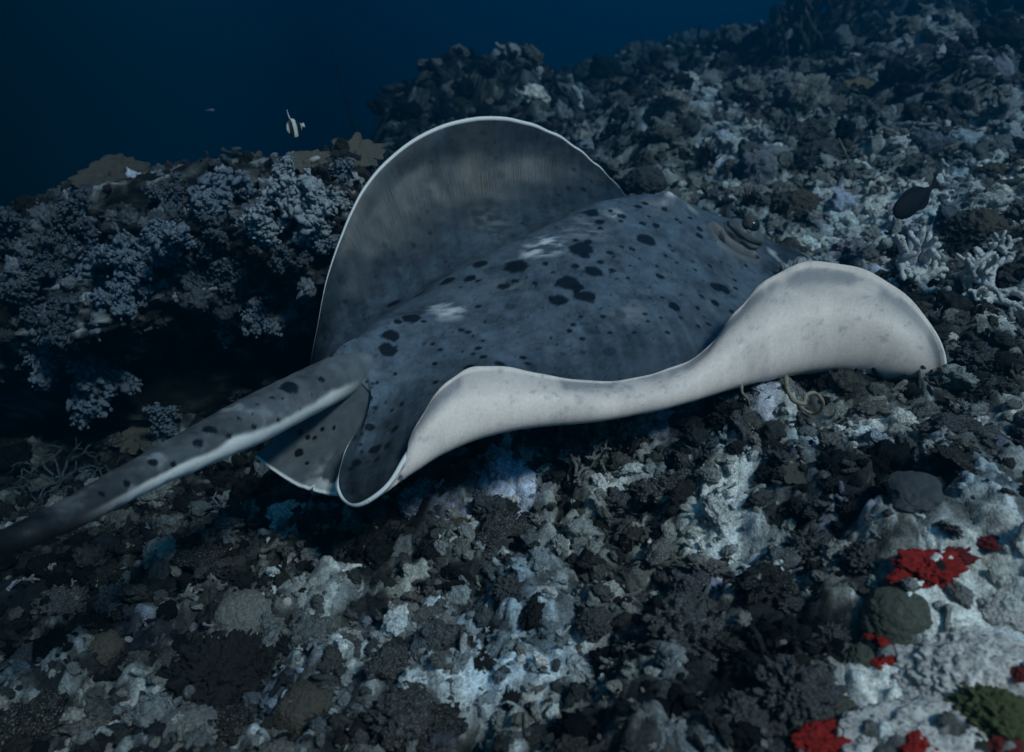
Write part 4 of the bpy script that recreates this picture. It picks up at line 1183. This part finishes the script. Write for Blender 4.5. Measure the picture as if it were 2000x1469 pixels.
# coral heads and dark clumps ---------------------------------------
def head(u, v, wpx, mat, label, seed, axes=(1, 1, 0.75), kind="coral_boulder", groove=0.05, knob=0.06, kf=4.0, big=0.18, fine=0.03, sub=5, sink=0.25, cat="coral", sc=(1, 1, 1), tilt=SLOPE_UP):
    p = sight(u, v); s = span(p, wpx) * 0.37
    V, F = lump(seed, 6 if wpx > 75 else sub, axes, big, knob, kf, fine, groove, pit=0.1 if knob > 0.1 else 0.0)
    return solid(kind, V, F, mat, p, s, label, cat, sink=sink, scale=sc, tilt=tilt)
head(470, 1195, 150, M_BRAINP, "large grey ridged brain coral above a black hole in the foreground rubble", 801, groove=0.07, fine=0.05)
head(890, 1030, 85, M_BROWN, "smooth round olive brown coral dome below the folded rear fin", 802, groove=0.0, knob=0.0, fine=0.01, big=0.1)
head(1130, 985, 90, M_BROWN, "low smooth brown coral mound beside black clumps below the fin", 803, axes=(1, 0.7, 0.5), groove=0.0, knob=0.03)
head(1115, 1045, 60, M_BROWN, "small brown coral dome under the low smooth mound", 804, groove=0.0, knob=0.05)
head(200, 1265, 105, M_BROWN, "flat topped grey brown coral boulder left of the white sand pocket", 805, knob=0.1)
head(55, 1290, 120, M_DUSK, "dark dome coral at the edge of the rubble left of the boulder", 806)
head(590, 1380, 150, M_BROWN, "furrowed brown coral head beside the deep black hole", 807, groove=0.10, fine=0.06)
head(350, 1440, 190, M_BRAINP, "broad pale grey coral slab below the white sand pocket", 808, axes=(1.2, 1, 0.45), knob=0.08)
head(1258, 362, 110, M_DUSK, "dark round coral boulder just behind the stingray's back", 809, knob=0.12, sink=0.0)
head(1610, 305, 150, M_DUSK, "dark mossy coral mound up the slope with a pale whip beside it", 810, knob=0.1)
head(1665, 345, 100, M_BRAINP, "pale speckled coral mound in front of the dark mossy mound", 811, knob=0.12)
head(1950, 135, 90, M_LILAC, "blocky grey blue coral standing high on the far slope", 812, axes=(0.8, 0.6, 1.2), groove=0.0, knob=0.05, sink=0.5)
head(1850, 300, 110, M_BRAINP, "low grey coral mound above the black fish", 813, knob=0.14)
head(1935, 345, 100, M_BROWN, "brown knobbly coral mound at the right above the black fish", 814, knob=0.15)
head(1550, 400, 120, M_BROWN, "weedy brown coral mound behind the stingray's eye", 815, knob=0.14)
head(1910, 450, 150, M_BROWN, "lumpy grey brown boulder coral above the white branching coral", 816, knob=0.16, kf=5)
head(1750, 1190, 185, M_GREENB, "rounded greenish brown coral between the two bright red sponges", 817, groove=0.02, knob=0.05)
head(1945, 1395, 210, M_OLIVE, "fuzzy olive green algae cushion on the bright rock", 818, axes=(1, 0.8, 0.6), knob=0.2, kf=7, fine=0.12, kind="algae_cushion", cat="algae")
head(1690, 1290, 100, M_GREENB, "green tinged coral lump under the tall red sponge", 819, knob=0.12)
head(1640, 1400, 120, M_GREENB, "dull green coral lump behind the red sponge at the bright rock's foot", 820, knob=0.14)
head(330, 1290, 60, M_DUSK, "small dark coral lump at the rim of the white sand pocket", 822, knob=0.2)
head(1160, 1215, 90, M_DUSK, "dusky lumpy coral in the centre of the foreground rubble", 823, knob=0.2)
for k, (u, v, w, lb) in enumerate([(1425, 815, 85, "black coral clump close under the pale fin"), (1290, 1035, 62, "round black coral tuft on pale rubble in the middle foreground"),
        (1215, 990, 66, "black ragged clump between the brown mound and the round black tuft"), (1670, 1000, 72, "bushy black clump left of the slate grey sponge"),
        (1625, 950, 56, "narrow black clump standing in pale sand"), (1500, 930, 56, "small black clump beside the thin brown plate coral"), (1690, 880, 34, "tiny black lump on pale sand"),
        (1415, 1100, 36, "little black knob on the pale sand patch"), (1440, 880, 50, "small black clump in the rubble below the black coral clump"), (440, 935, 55, "black lump half hidden under the tail"),
        (850, 1080, 60, "black pitted clump next to the smooth olive dome"), (730, 1060, 90, "wide black clump under the folded rear fin"), (430, 1320, 230, "wide black lump standing in for the dark hole between white sand pocket and furrowed brown coral"), (560, 1260, 80, "black clump at the right rim of the deep hole"),  # the wide black lump is added as the darkness of the deep hole
        (940, 1290, 56, "small black clump in the foreground rubble near the coral centre"), (1000, 1370, 46, "dark brown tuft low in the foreground"), (300, 1420, 60, "dark lump on the broad pale slab"),
        (1750, 490, 90, "black flat lump among pale sand beyond the fin"), (1860, 480, 110, "black hollow lump above the white branching coral"), (1345, 830, 50, "dark clump next to the black coral clump under the fin")]):
    head(u, v, w, M_BLACK, lb, 850 + k, knob=0.38, kf=4.5, groove=0, fine=0.12, big=0.35, kind="coral_clump", sub=5, sink=0.2)
for k, (u, v, w, lb) in enumerate([(1330, 1235, 190, "big dark lumpy coral mass with purple tinge in the right foreground"), (1235, 1260, 110, "dark knobbly coral left of the big purple mass"),
        (1550, 1340, 180, "dark purplish coral mass at the foot of the bright rock"), (1450, 1400, 130, "dark knobbly coral in front of the purplish mass"), (1590, 1075, 130, "dusky knobbly coral bed above the greenish coral"),
        (1690, 1090, 90, "dusky coral knoll left of the red sponge"), (1000, 1150, 90, "dark warty coral in the middle rubble"), (1885, 810, 100, "dark brown coral thicket below the fin tip"),
        (1900, 700, 100, "dark coral thicket right of the fin tip"), (780, 1400, 130, "dark coral bank at the bottom of the rubble"), (120, 1180, 120, "dark coral bank below the tail"), (1620, 1240, 90, "dark coral knob left of the tall red sponge")]):
    head(u, v, w, M_DUSK, lb, 880 + k, knob=0.34, kf=4.2, groove=0.02, fine=0.10, big=0.3, kind="knobby_coral", sub=5, sink=0.3)
for k, (u, v, w, lb, ax) in enumerate([(1485, 1140, 62, "bleached white block of rock on the sand patch", (0.7, 0.6, 1.0)), (292, 1345, 190, "bright white sand pocket beside the black hole", (1, 0.8, 0.25)),
        (1870, 705, 60, "white coral nub right behind the fin tip", (0.9, 0.8, 0.7)), (1855, 660, 50, "white knobbly nub at the edge of the dark thicket", (1, 0.8, 0.8)), (1030, 1360, 50, "small white shell like rock in the foreground", (1, 0.7, 0.6)),
        (240, 1180, 50, "white rubble piece in dark rubble left of the brain coral", (1.2, 0.6, 0.5)), (560, 1180, 26, "small white nodule right of the brain coral", (1, 1, 1)), (1060, 1160, 75, "smooth white crusted rock above the warty coral", (1.2, 0.7, 0.6)),
        (1640, 1440, 60, "white spike of rock at the foot of the bright rock", (0.5, 0.4, 1.2))]):
    head(u, v, w, M_SANDR, lb, 910 + k, axes=ax, knob=0.12, groove=0, fine=0.08, kind="bleached_rock", cat="rock", sink=0.3, sub=4)
head(1400, 1155, 120, M_LILAC, "lilac crusted ridge across the pale sand patch", 930, axes=(1.3, 0.5, 0.35), knob=0.1, kind="crusted_rock", cat="rock", sink=0.1)
head(1785, 960, 175, M_SLATE, "smooth slate grey sponge lying on the rubble at the right", 931, axes=(1.05, 0.72, 0.30), big=0.28, knob=0.0, groove=0.0, fine=0.012, kind="slate_sponge", cat="sponge", sink=0.02)
for k, (u, v, w, mt, ax, lb) in enumerate([(1812, 1108, 100, M_RED, (0.9, 0.8, 1.0), "bright red lobed sponge at the top of the bright rock"), (1868, 1085, 62, M_MAROON, (0.9, 0.7, 1.0), "dark red sponge right of the bright red lobed one"),
        (1932, 1063, 34, M_MAROON, (1, 1, 1), "tiny dark red sponge high on the pale rock"), (1725, 1245, 50, M_RED, (1, 0.8, 0.8), "orange red sponge crust under the greenish coral"), (1722, 1300, 60, M_RED, (0.7, 0.7, 1.1), "vivid red upright sponge below the greenish coral"),
        (1630, 1450, 90, M_RED, (1.1, 0.8, 0.8), "red sponge lump at the foot of the bright rock"), (1790, 1458, 52, M_RED, (1, 1, 0.9), "deep red sponge on the broad whitish rock"), (1965, 1462, 40, M_MAROON, (1, 1, 0.9), "small maroon sponge in front of the olive cushion"),
        (1994, 1315, 30, M_MAROON, (0.8, 0.8, 1), "small maroon sponge right of the bright rock")]):
    head(u, v, w * 1.45, mt, lb, 960 + k, axes=ax, knob=0.10, kf=2.2, groove=0, fine=0.22, big=0.95, kind="red_sponge", cat="sponge", sink=0.12, sub=6, sc=(1.1, 1.1, 0.42))
head(1836, 1118, 50, M_BLACK, "glossy black lobe between the two red sponges", 975, axes=(0.7, 0.7, 1.1), knob=0.2, kind="black_sponge", cat="sponge", sub=4)

# white branching corals --------------------------------------------
def branch(u, v, wpx, seed, mat, label, arms=6, levels=3, r=0.10, tilt=SLOPE_UP, sc=(1, 1, 1), up=0.3, spread=0.8, name="branching_coral"):
    p = sight(u, v); V, F = branching(seed, arms, levels, spread, r, 8, up)
    return solid(name, V, F, mat, p, span(p, wpx) * 0.5, label, "coral", sink=-0.05, scale=sc, tilt=tilt)
branch(1790, 555, 190, 1001, M_WHITE, "white branching coral behind the top of the pale fin", 8, 3, 0.12, tilt=Vector((0, -0.5, 1)).normalized())
branch(1930, 590, 190, 1002, M_WHITE, "white antler coral right of the fin with straight fingers", 7, 3, 0.09, tilt=Vector((0, -0.6, 1)).normalized(), spread=0.5)
branch(1965, 500, 110, 1003, M_WHITE, "white coral fingers over a black hollow at the right", 5, 2, 0.11, tilt=Vector((0, -0.5, 1)).normalized())
branch(1990, 640, 90, 1012, M_WHITE, "white forked coral at the right beside the antler coral", 4, 2, 0.11, tilt=Vector((0, -0.5, 1)).normalized())
branch(540, 1020, 60, 1004, M_WHITE, "little white coral twig lying under the pelvic fin", 4, 2, 0.10)
branch(430, 990, 70, 1005, M_SOFT, "thin pale twig coral below the tail", 4, 2, 0.06)
branch(120, 940, 170, 1006, M_SOFTD, "thin dark blue twiggy coral above the tail", 7, 3, 0.035, tilt=UPISH)
branch(200, 950, 120, 1007, M_SOFTD, "sparse twiggy coral in front of the black hollow", 6, 3, 0.035, tilt=UPISH)
branch(300, 1035, 60, 1008, M_SOFT, "pale finger coral just under the tail", 3, 2, 0.10)
branch(785, 1190, 50, 1009, M_WHITE, "short white coral finger on a black clump", 3, 1, 0.16)
branch(1225, 870, 110, 1010, M_BRAINP, "grey branching rubble coral below the pale fin", 8, 3, 0.09)
branch(1150, 920, 120, 1011, M_BRAINP, "grey twig coral patch under the middle of the fin", 8, 3, 0.08)
branch(1580, 110, 290, 1013, M_DUSK, "dark bushy tree coral on the far skyline", 14, 4, 0.055, tilt=Vector((0, 0, 1)), sc=(0.8, 0.8, 1.3), up=0.9, name="tree_coral")
branch(1390, 125, 110, 1014, M_DARKW, "small dark bushy coral on the far slope", 8, 3, 0.06, tilt=Vector((0, 0, 1)), up=0.9, name="tree_coral")

# whips and strings --------------------------------------------------
def string(name, pts, r, mat, label, seg=7):
    P = np.array([px(*q) for q in pts]); t = np.linspace(0, len(P) - 1.001, 14 * len(P)); Q = catmull(P, t, False)
    R = np.interp(t, np.arange(len(P)), np.linspace(r, r * 0.55, len(P)))
    R = R * (1 + 0.12 * noise2(t * 9, t * 0, 77))
    V, F = tube(W(Q), R, seg)
    me = mesh_np(name, V, F); me.materials.append(mat)
    return link(name, me, label=label, cat="sea whip" if "whip" in name else "coral")
p = sight(1590, 825); dq = p[1]
string("whip_coral", [(1535, 735, dq - 0.10), (1538, 760, dq - 0.12), (1550, 782, dq - 0.13), (1570, 788, dq - 0.13), (1575, 772, dq - 0.11), (1592, 768, dq - 0.08), (1607, 785, dq - 0.06), (1602, 802, dq - 0.03), (1588, 808, dq), (1570, 800, dq), (1560, 792, dq + 0.02), (1580, 822, dq + 0.03)], 0.0055, M_WHIP, "curled beige whip coral looping on the rubble under the fin")
p = sight(1468, 806); dq = p[1]
string("whip_coral", [(1448, 752, dq - 0.06), (1450, 768, dq - 0.06), (1460, 780, dq - 0.04), (1464, 800, dq), (1466, 812, dq + 0.03)], 0.004, M_WHIP, "thin pale whip coral hanging down beside the black coral clump")
string("sea_whip", [(716, 350, 8.6), (700, 275, 8.6), (685, 230, 8.6), (668, 170, 8.6), (657, 120, 8.6), (650, 88, 8.6)], 0.018, M_DARKW, "tall dark sea whip standing in open water beyond the ledge")
p = sight(1256, 130); dq = p[1]
string("sea_whip", [(1258, 132, dq), (1256, 110, dq), (1254, 78, dq)], 0.014, M_DARKW, "short dark sea whip on the far skyline")
p = sight(1655, 325); dq = p[1] - 0.1
string("whip_coral", [(1660, 325, dq + 0.05), (1652, 300, dq), (1645, 285, dq), (1638, 270, dq)], 0.006, M_WHIP, "short brown whip beside the dark mossy mound")

# weed tufts ---------------------------------------------------------
def tuft(u, v, hpx, label, seed, mat=None):
    rg = np.random.default_rng(seed); parts = []
    for k in range(46):
        a = rg.uniform(0, 6.28); d = np.array([math.cos(a) * 0.45, math.sin(a) * 0.45, 1.0])
        pts, r_, _ = bent(rg, (rg.normal() * 0.12, rg.normal() * 0.12, -0.05), d, rg.uniform(0.5, 1.1), 0.035, 0.012, 5, 0.4)
        parts.append(tube(pts, r_, 5))
    p = sight(u, v); V, F = join(parts)
    o = solid("weed_tuft", V, F, mat or M_FROND, p, span(p, hpx), label, "weed", sink=0.0, tilt=Vector((0, -0.2, 1)).normalized())
    o["kind"] = "thing"
    return o
tuft(1515, 1165, 55, "dark weed tuft leaning on the bleached white block", 1101)
tuft(1462, 400, 40, "dark weed tuft behind the stingray's eye", 1102)
tuft(1380, 330, 60, "dark weed bush on the slope behind the stingray's head", 1103)

# ------------------------------------------------------------------ fish
def fish_body(n=60, seg=26, hgt=None, wid=None, zc=None):
    s = np.linspace(0, 1, n)
    h, w_, c = hgt(s), wid(s), zc(s)
    a = np.linspace(0, 2 * math.pi, seg, endpoint=False)
    V = np.stack([np.repeat((0.5 - s)[:, None], seg, 1), np.outer(w_, np.cos(a)), np.outer(h, np.sin(a)) + c[:, None]], -1).reshape(-1, 3)
    I = np.arange(n * seg).reshape(n, seg); J = np.roll(I, -1, 1)
    F = np.stack([I[:-1], I[1:], J[1:], J[:-1]], -1).reshape(-1, 4)
    return V, F
def blade(outline, thick=0.008):
    """a thin solid fin from an outline in the body's x-z plane"""
    n = len(outline); o = np.array(outline, float)
    A_ = np.stack([o[:, 0], np.full(n, thick), o[:, 1]], -1); B_ = np.stack([o[:, 0], np.full(n, -thick), o[:, 1]], -1)
    bm = bmesh.new()
    a = [bm.verts.new(p) for p in A_]; b = [bm.verts.new(p) for p in B_]
    bm.faces.new(a); bm.faces.new(b[::-1])
    for k in range(n):
        bm.faces.new((a[k], b[k], b[(k + 1) % n], a[(k + 1) % n]))
    bmesh.ops.triangulate(bm, faces=[f for f in bm.faces if len(f.verts) > 4])
    bmesh.ops.recalc_face_normals(bm, faces=bm.faces)
    return bm
def add_blade(name, outline, mat, parent, thick=0.008, loc=(0, 0, 0), rot=(0, 0, 0)):
    bm = blade(outline, thick); me = bpy.data.meshes.new(name); bm.to_mesh(me); bm.free(); me.materials.append(mat)
    o = link(name, me, parent=parent); o.location = loc; o.rotation_euler = rot
    return o
def aim(root, nose, up, p, length):
    f = Vector(W(np.array(nose)) - W(np.zeros(3))).normalized(); u_ = Vector(W(np.array(up)) - W(np.zeros(3)))
    s_ = u_.cross(f).normalized(); u_ = f.cross(s_)
    m = Matrix((f, s_, u_)).transposed()
    root.rotation_mode = 'QUATERNION'; root.rotation_quaternion = m.to_quaternion()
    root.location = W(p); root.scale = (length,) * 3
M_FISH = mat_two("black_fish_skin", (0.005, 0.006, 0.009), (0.009, 0.011, 0.015), scale=8, rough=0.75, spec=0.12, bump=0.1)
def black_fish():
    r = bpy.data.objects.new("surgeonfish", None); col.objects.link(r); r.empty_display_size = 0.1
    tag(r, "black oval reef fish swimming nose down over pale sand", "fish")
    V, F = fish_body(hgt=lambda s: 0.225 * np.sin(np.pi * np.clip(s, 0, 1) ** 0.72) ** 0.72 * (1 - 0.25 * s) + 0.022 * sstep(0.8, 1, s) + 0.004, wid=lambda s: 0.075 * np.sin(np.pi * s ** 0.65) ** 0.9 + 0.010, zc=lambda s: 0.0 * s)
    me = mesh_np("body", V, F); me.materials.append(M_FISH); link("body", me, parent=r)
    tq = np.linspace(0, 1, 14)
    add_blade("dorsal_fin", [(0.30 - 0.72 * t, 0.17 * math.sin(math.pi * t ** 0.7) ** 0.5 + 0.075 * math.sin(math.pi * t) + 0.01) for t in tq] + [(-0.40, 0.02), (0.28, 0.02)], M_FISH, r)
    add_blade("anal_fin", [(0.12 - 0.54 * t, -0.18 * math.sin(math.pi * (0.12 + 0.88 * t)) ** 0.5 - 0.055 * math.sin(math.pi * t)) for t in tq] + [(-0.40, -0.02), (0.10, -0.02)], M_FISH, r)
    add_blade("tail_fin", [(-0.46, 0.03), (-0.56, 0.06), (-0.68, 0.145), (-0.80, 0.20), (-0.70, 0.10), (-0.645, 0.0), (-0.69, -0.08), (-0.78, -0.16), (-0.66, -0.12), (-0.56, -0.05), (-0.46, -0.03)], M_FISH, r)
    for s_ in (1, -1):
        add_blade("pectoral_fin", [(0.20, 0.01), (0.10, 0.07), (0.03, 0.06), (0.02, -0.01), (0.10, -0.05), (0.19, -0.03)], M_FISH, r, 0.004, (0, s_ * 0.075, -0.02), (0, 0, -s_ * 0.35))
        V, F = ico(3); me = mesh_np("eye", V * 0.020, F); me.materials.append(M_EYE); e_ = link("eye", me, parent=r); e_.location = (0.37, s_ * 0.044, 0.035)
    aim(r, (-0.80, -0.20, -0.56), (-0.54, -0.1, 0.84), px(1783, 394, 2.40), 0.160)
black_fish()
def banner_fish():
    r = bpy.data.objects.new("banner_fish", None); col.objects.link(r); r.empty_display_size = 0.1
    tag(r, "small black and white banded fish with long trailing fin above the ledge", "fish")
    V, F = fish_body(hgt=lambda s: 0.40 * np.sin(np.pi * np.clip(s, 0, 1) ** 0.8) ** 0.9 + 0.03, wid=lambda s: 0.085 * np.sin(np.pi * s ** 0.7) + 0.008, zc=lambda s: 0.02 * s)
    X = V[:, 0] + 0.22 * V[:, 2]
    c = np.where(((X > -0.06) & (X < 0.17))[:, None], (0.62, 0.64, 0.58), np.where(((X < -0.36) | (X > 0.40))[:, None], (0.45, 0.46, 0.42), (0.010, 0.012, 0.016)))
    M_B = mat_attr("banded_skin", rough=0.5, spec=0.3, nscale=6, namount=0.08, bump=0.05)
    me = mesh_np("body", V, F, c); me.materials.append(M_B); link("body", me, parent=r)
    M_W = mat_two("pale_fin", (0.55, 0.57, 0.52), (0.68, 0.70, 0.66), scale=5, bump=0.05)
    tq = np.linspace(0, 1, 12)
    up = [(0.10 + 0.05 * t - 0.10 * t * t, 0.36 + 0.50 * t) for t in tq]; dn = [(x - 0.05 * (1 - i / 11) - 0.012, z - 0.02) for i, (x, z) in enumerate(up)][::-1]
    add_blade("dorsal_streamer", up + dn, M_W, r, 0.012)
    add_blade("anal_fin", [(0.08, -0.30), (-0.02, -0.55), (-0.12, -0.50), (-0.25, -0.28)], M_FISH, r, 0.010)
    add_blade("tail_fin", [(-0.47, 0.04), (-0.60, 0.12), (-0.62, 0.0), (-0.60, -0.10), (-0.47, -0.03)], M_W, r, 0.010)
    for s_ in (1, -1):
        V, F = ico(2); me = mesh_np("eye", V * 0.022, F); me.materials.append(M_EYE); e_ = link("eye", me, parent=r); e_.location = (0.34, s_ * 0.060, 0.05)
    aim(r, (-0.50, -0.70, -0.45), (-0.30, -0.35, 0.88), px(576, 250, 2.95), 0.080)
banner_fish()
def speck(u, v, d, L, label):
    r = bpy.data.objects.new("small_fish", None); col.objects.link(r); tag(r, label, "fish")
    V, F = fish_body(24, 12, hgt=lambda s: 0.17 * np.sin(np.pi * s ** 0.8) + 0.01, wid=lambda s: 0.07 * np.sin(np.pi * s ** 0.8) + 0.005, zc=lambda s: 0 * s)
    me = mesh_np("body", V, F); me.materials.append(M_SOFT); link("body", me, parent=r)
    add_blade("tail_fin", [(-0.45, 0.0), (-0.65, 0.14), (-0.60, 0.0), (-0.65, -0.14)], M_SOFT, r)
    aim(r, (0.9, 0.3, 0.1), (0, 0, 1), px(u, v, d), L)
speck(412, 215, 4.2, 0.04, "tiny pale fish alone in the dark open water")
speck(463, 290, 4.0, 0.04, "tiny bluish fish just above the crest of the outcrop")

# ------------------------------------------------------------------ the water: one even body of blue haze round everything
def haze():
    lo = np.array([1e9] * 3); hi = -lo
    for o in scene.objects:
        if o.type == 'MESH':
            for c in o.bound_box:
                p = o.matrix_world @ Vector(c)
                lo = np.minimum(lo, p); hi = np.maximum(hi, p)
    lo = np.minimum(lo, (-1, -1, 0)) - np.array([1.0, 1.0, 1.0]); hi = np.maximum(hi, (1, 1, CAMZ + 0.4)) + np.array([1.0, 3.0, 0.2])
    V = np.array([[(lo, hi)[i][0], (lo, hi)[j][1], (lo, hi)[k][2]] for i in (0, 1) for j in (0, 1) for k in (0, 1)])
    F = np.array([[0, 1, 3, 2], [4, 6, 7, 5], [0, 4, 5, 1], [2, 3, 7, 6], [0, 2, 6, 4], [1, 5, 7, 3]])
    me = mesh_np("haze", V, F, smooth=False)
    m = bpy.data.materials.new("water_haze"); m.use_nodes = True
    t = m.node_tree
    t.nodes.remove(t.nodes["Principled BSDF"])
    pv = t.nodes.new("ShaderNodeVolumePrincipled")
    pv.inputs["Color"].default_value = HAZE_COL
    pv.inputs["Absorption Color"].default_value = HAZE_ABS
    pv.inputs["Density"].default_value = HAZE_DENS
    pv.inputs["Anisotropy"].default_value = 0.72
    t.links.new(pv.outputs[0], t.nodes["Material Output"].inputs["Volume"])
    link("haze", me, m, label="clear blue sea water filling the whole view", cat="water", kind="stuff")
HAZE_COL = (0.001, 0.060, 0.100, 1); HAZE_ABS = (0.30, 0.44, 0.54, 1); HAZE_DENS = 0.56
bpy.context.view_layer.update()
haze()
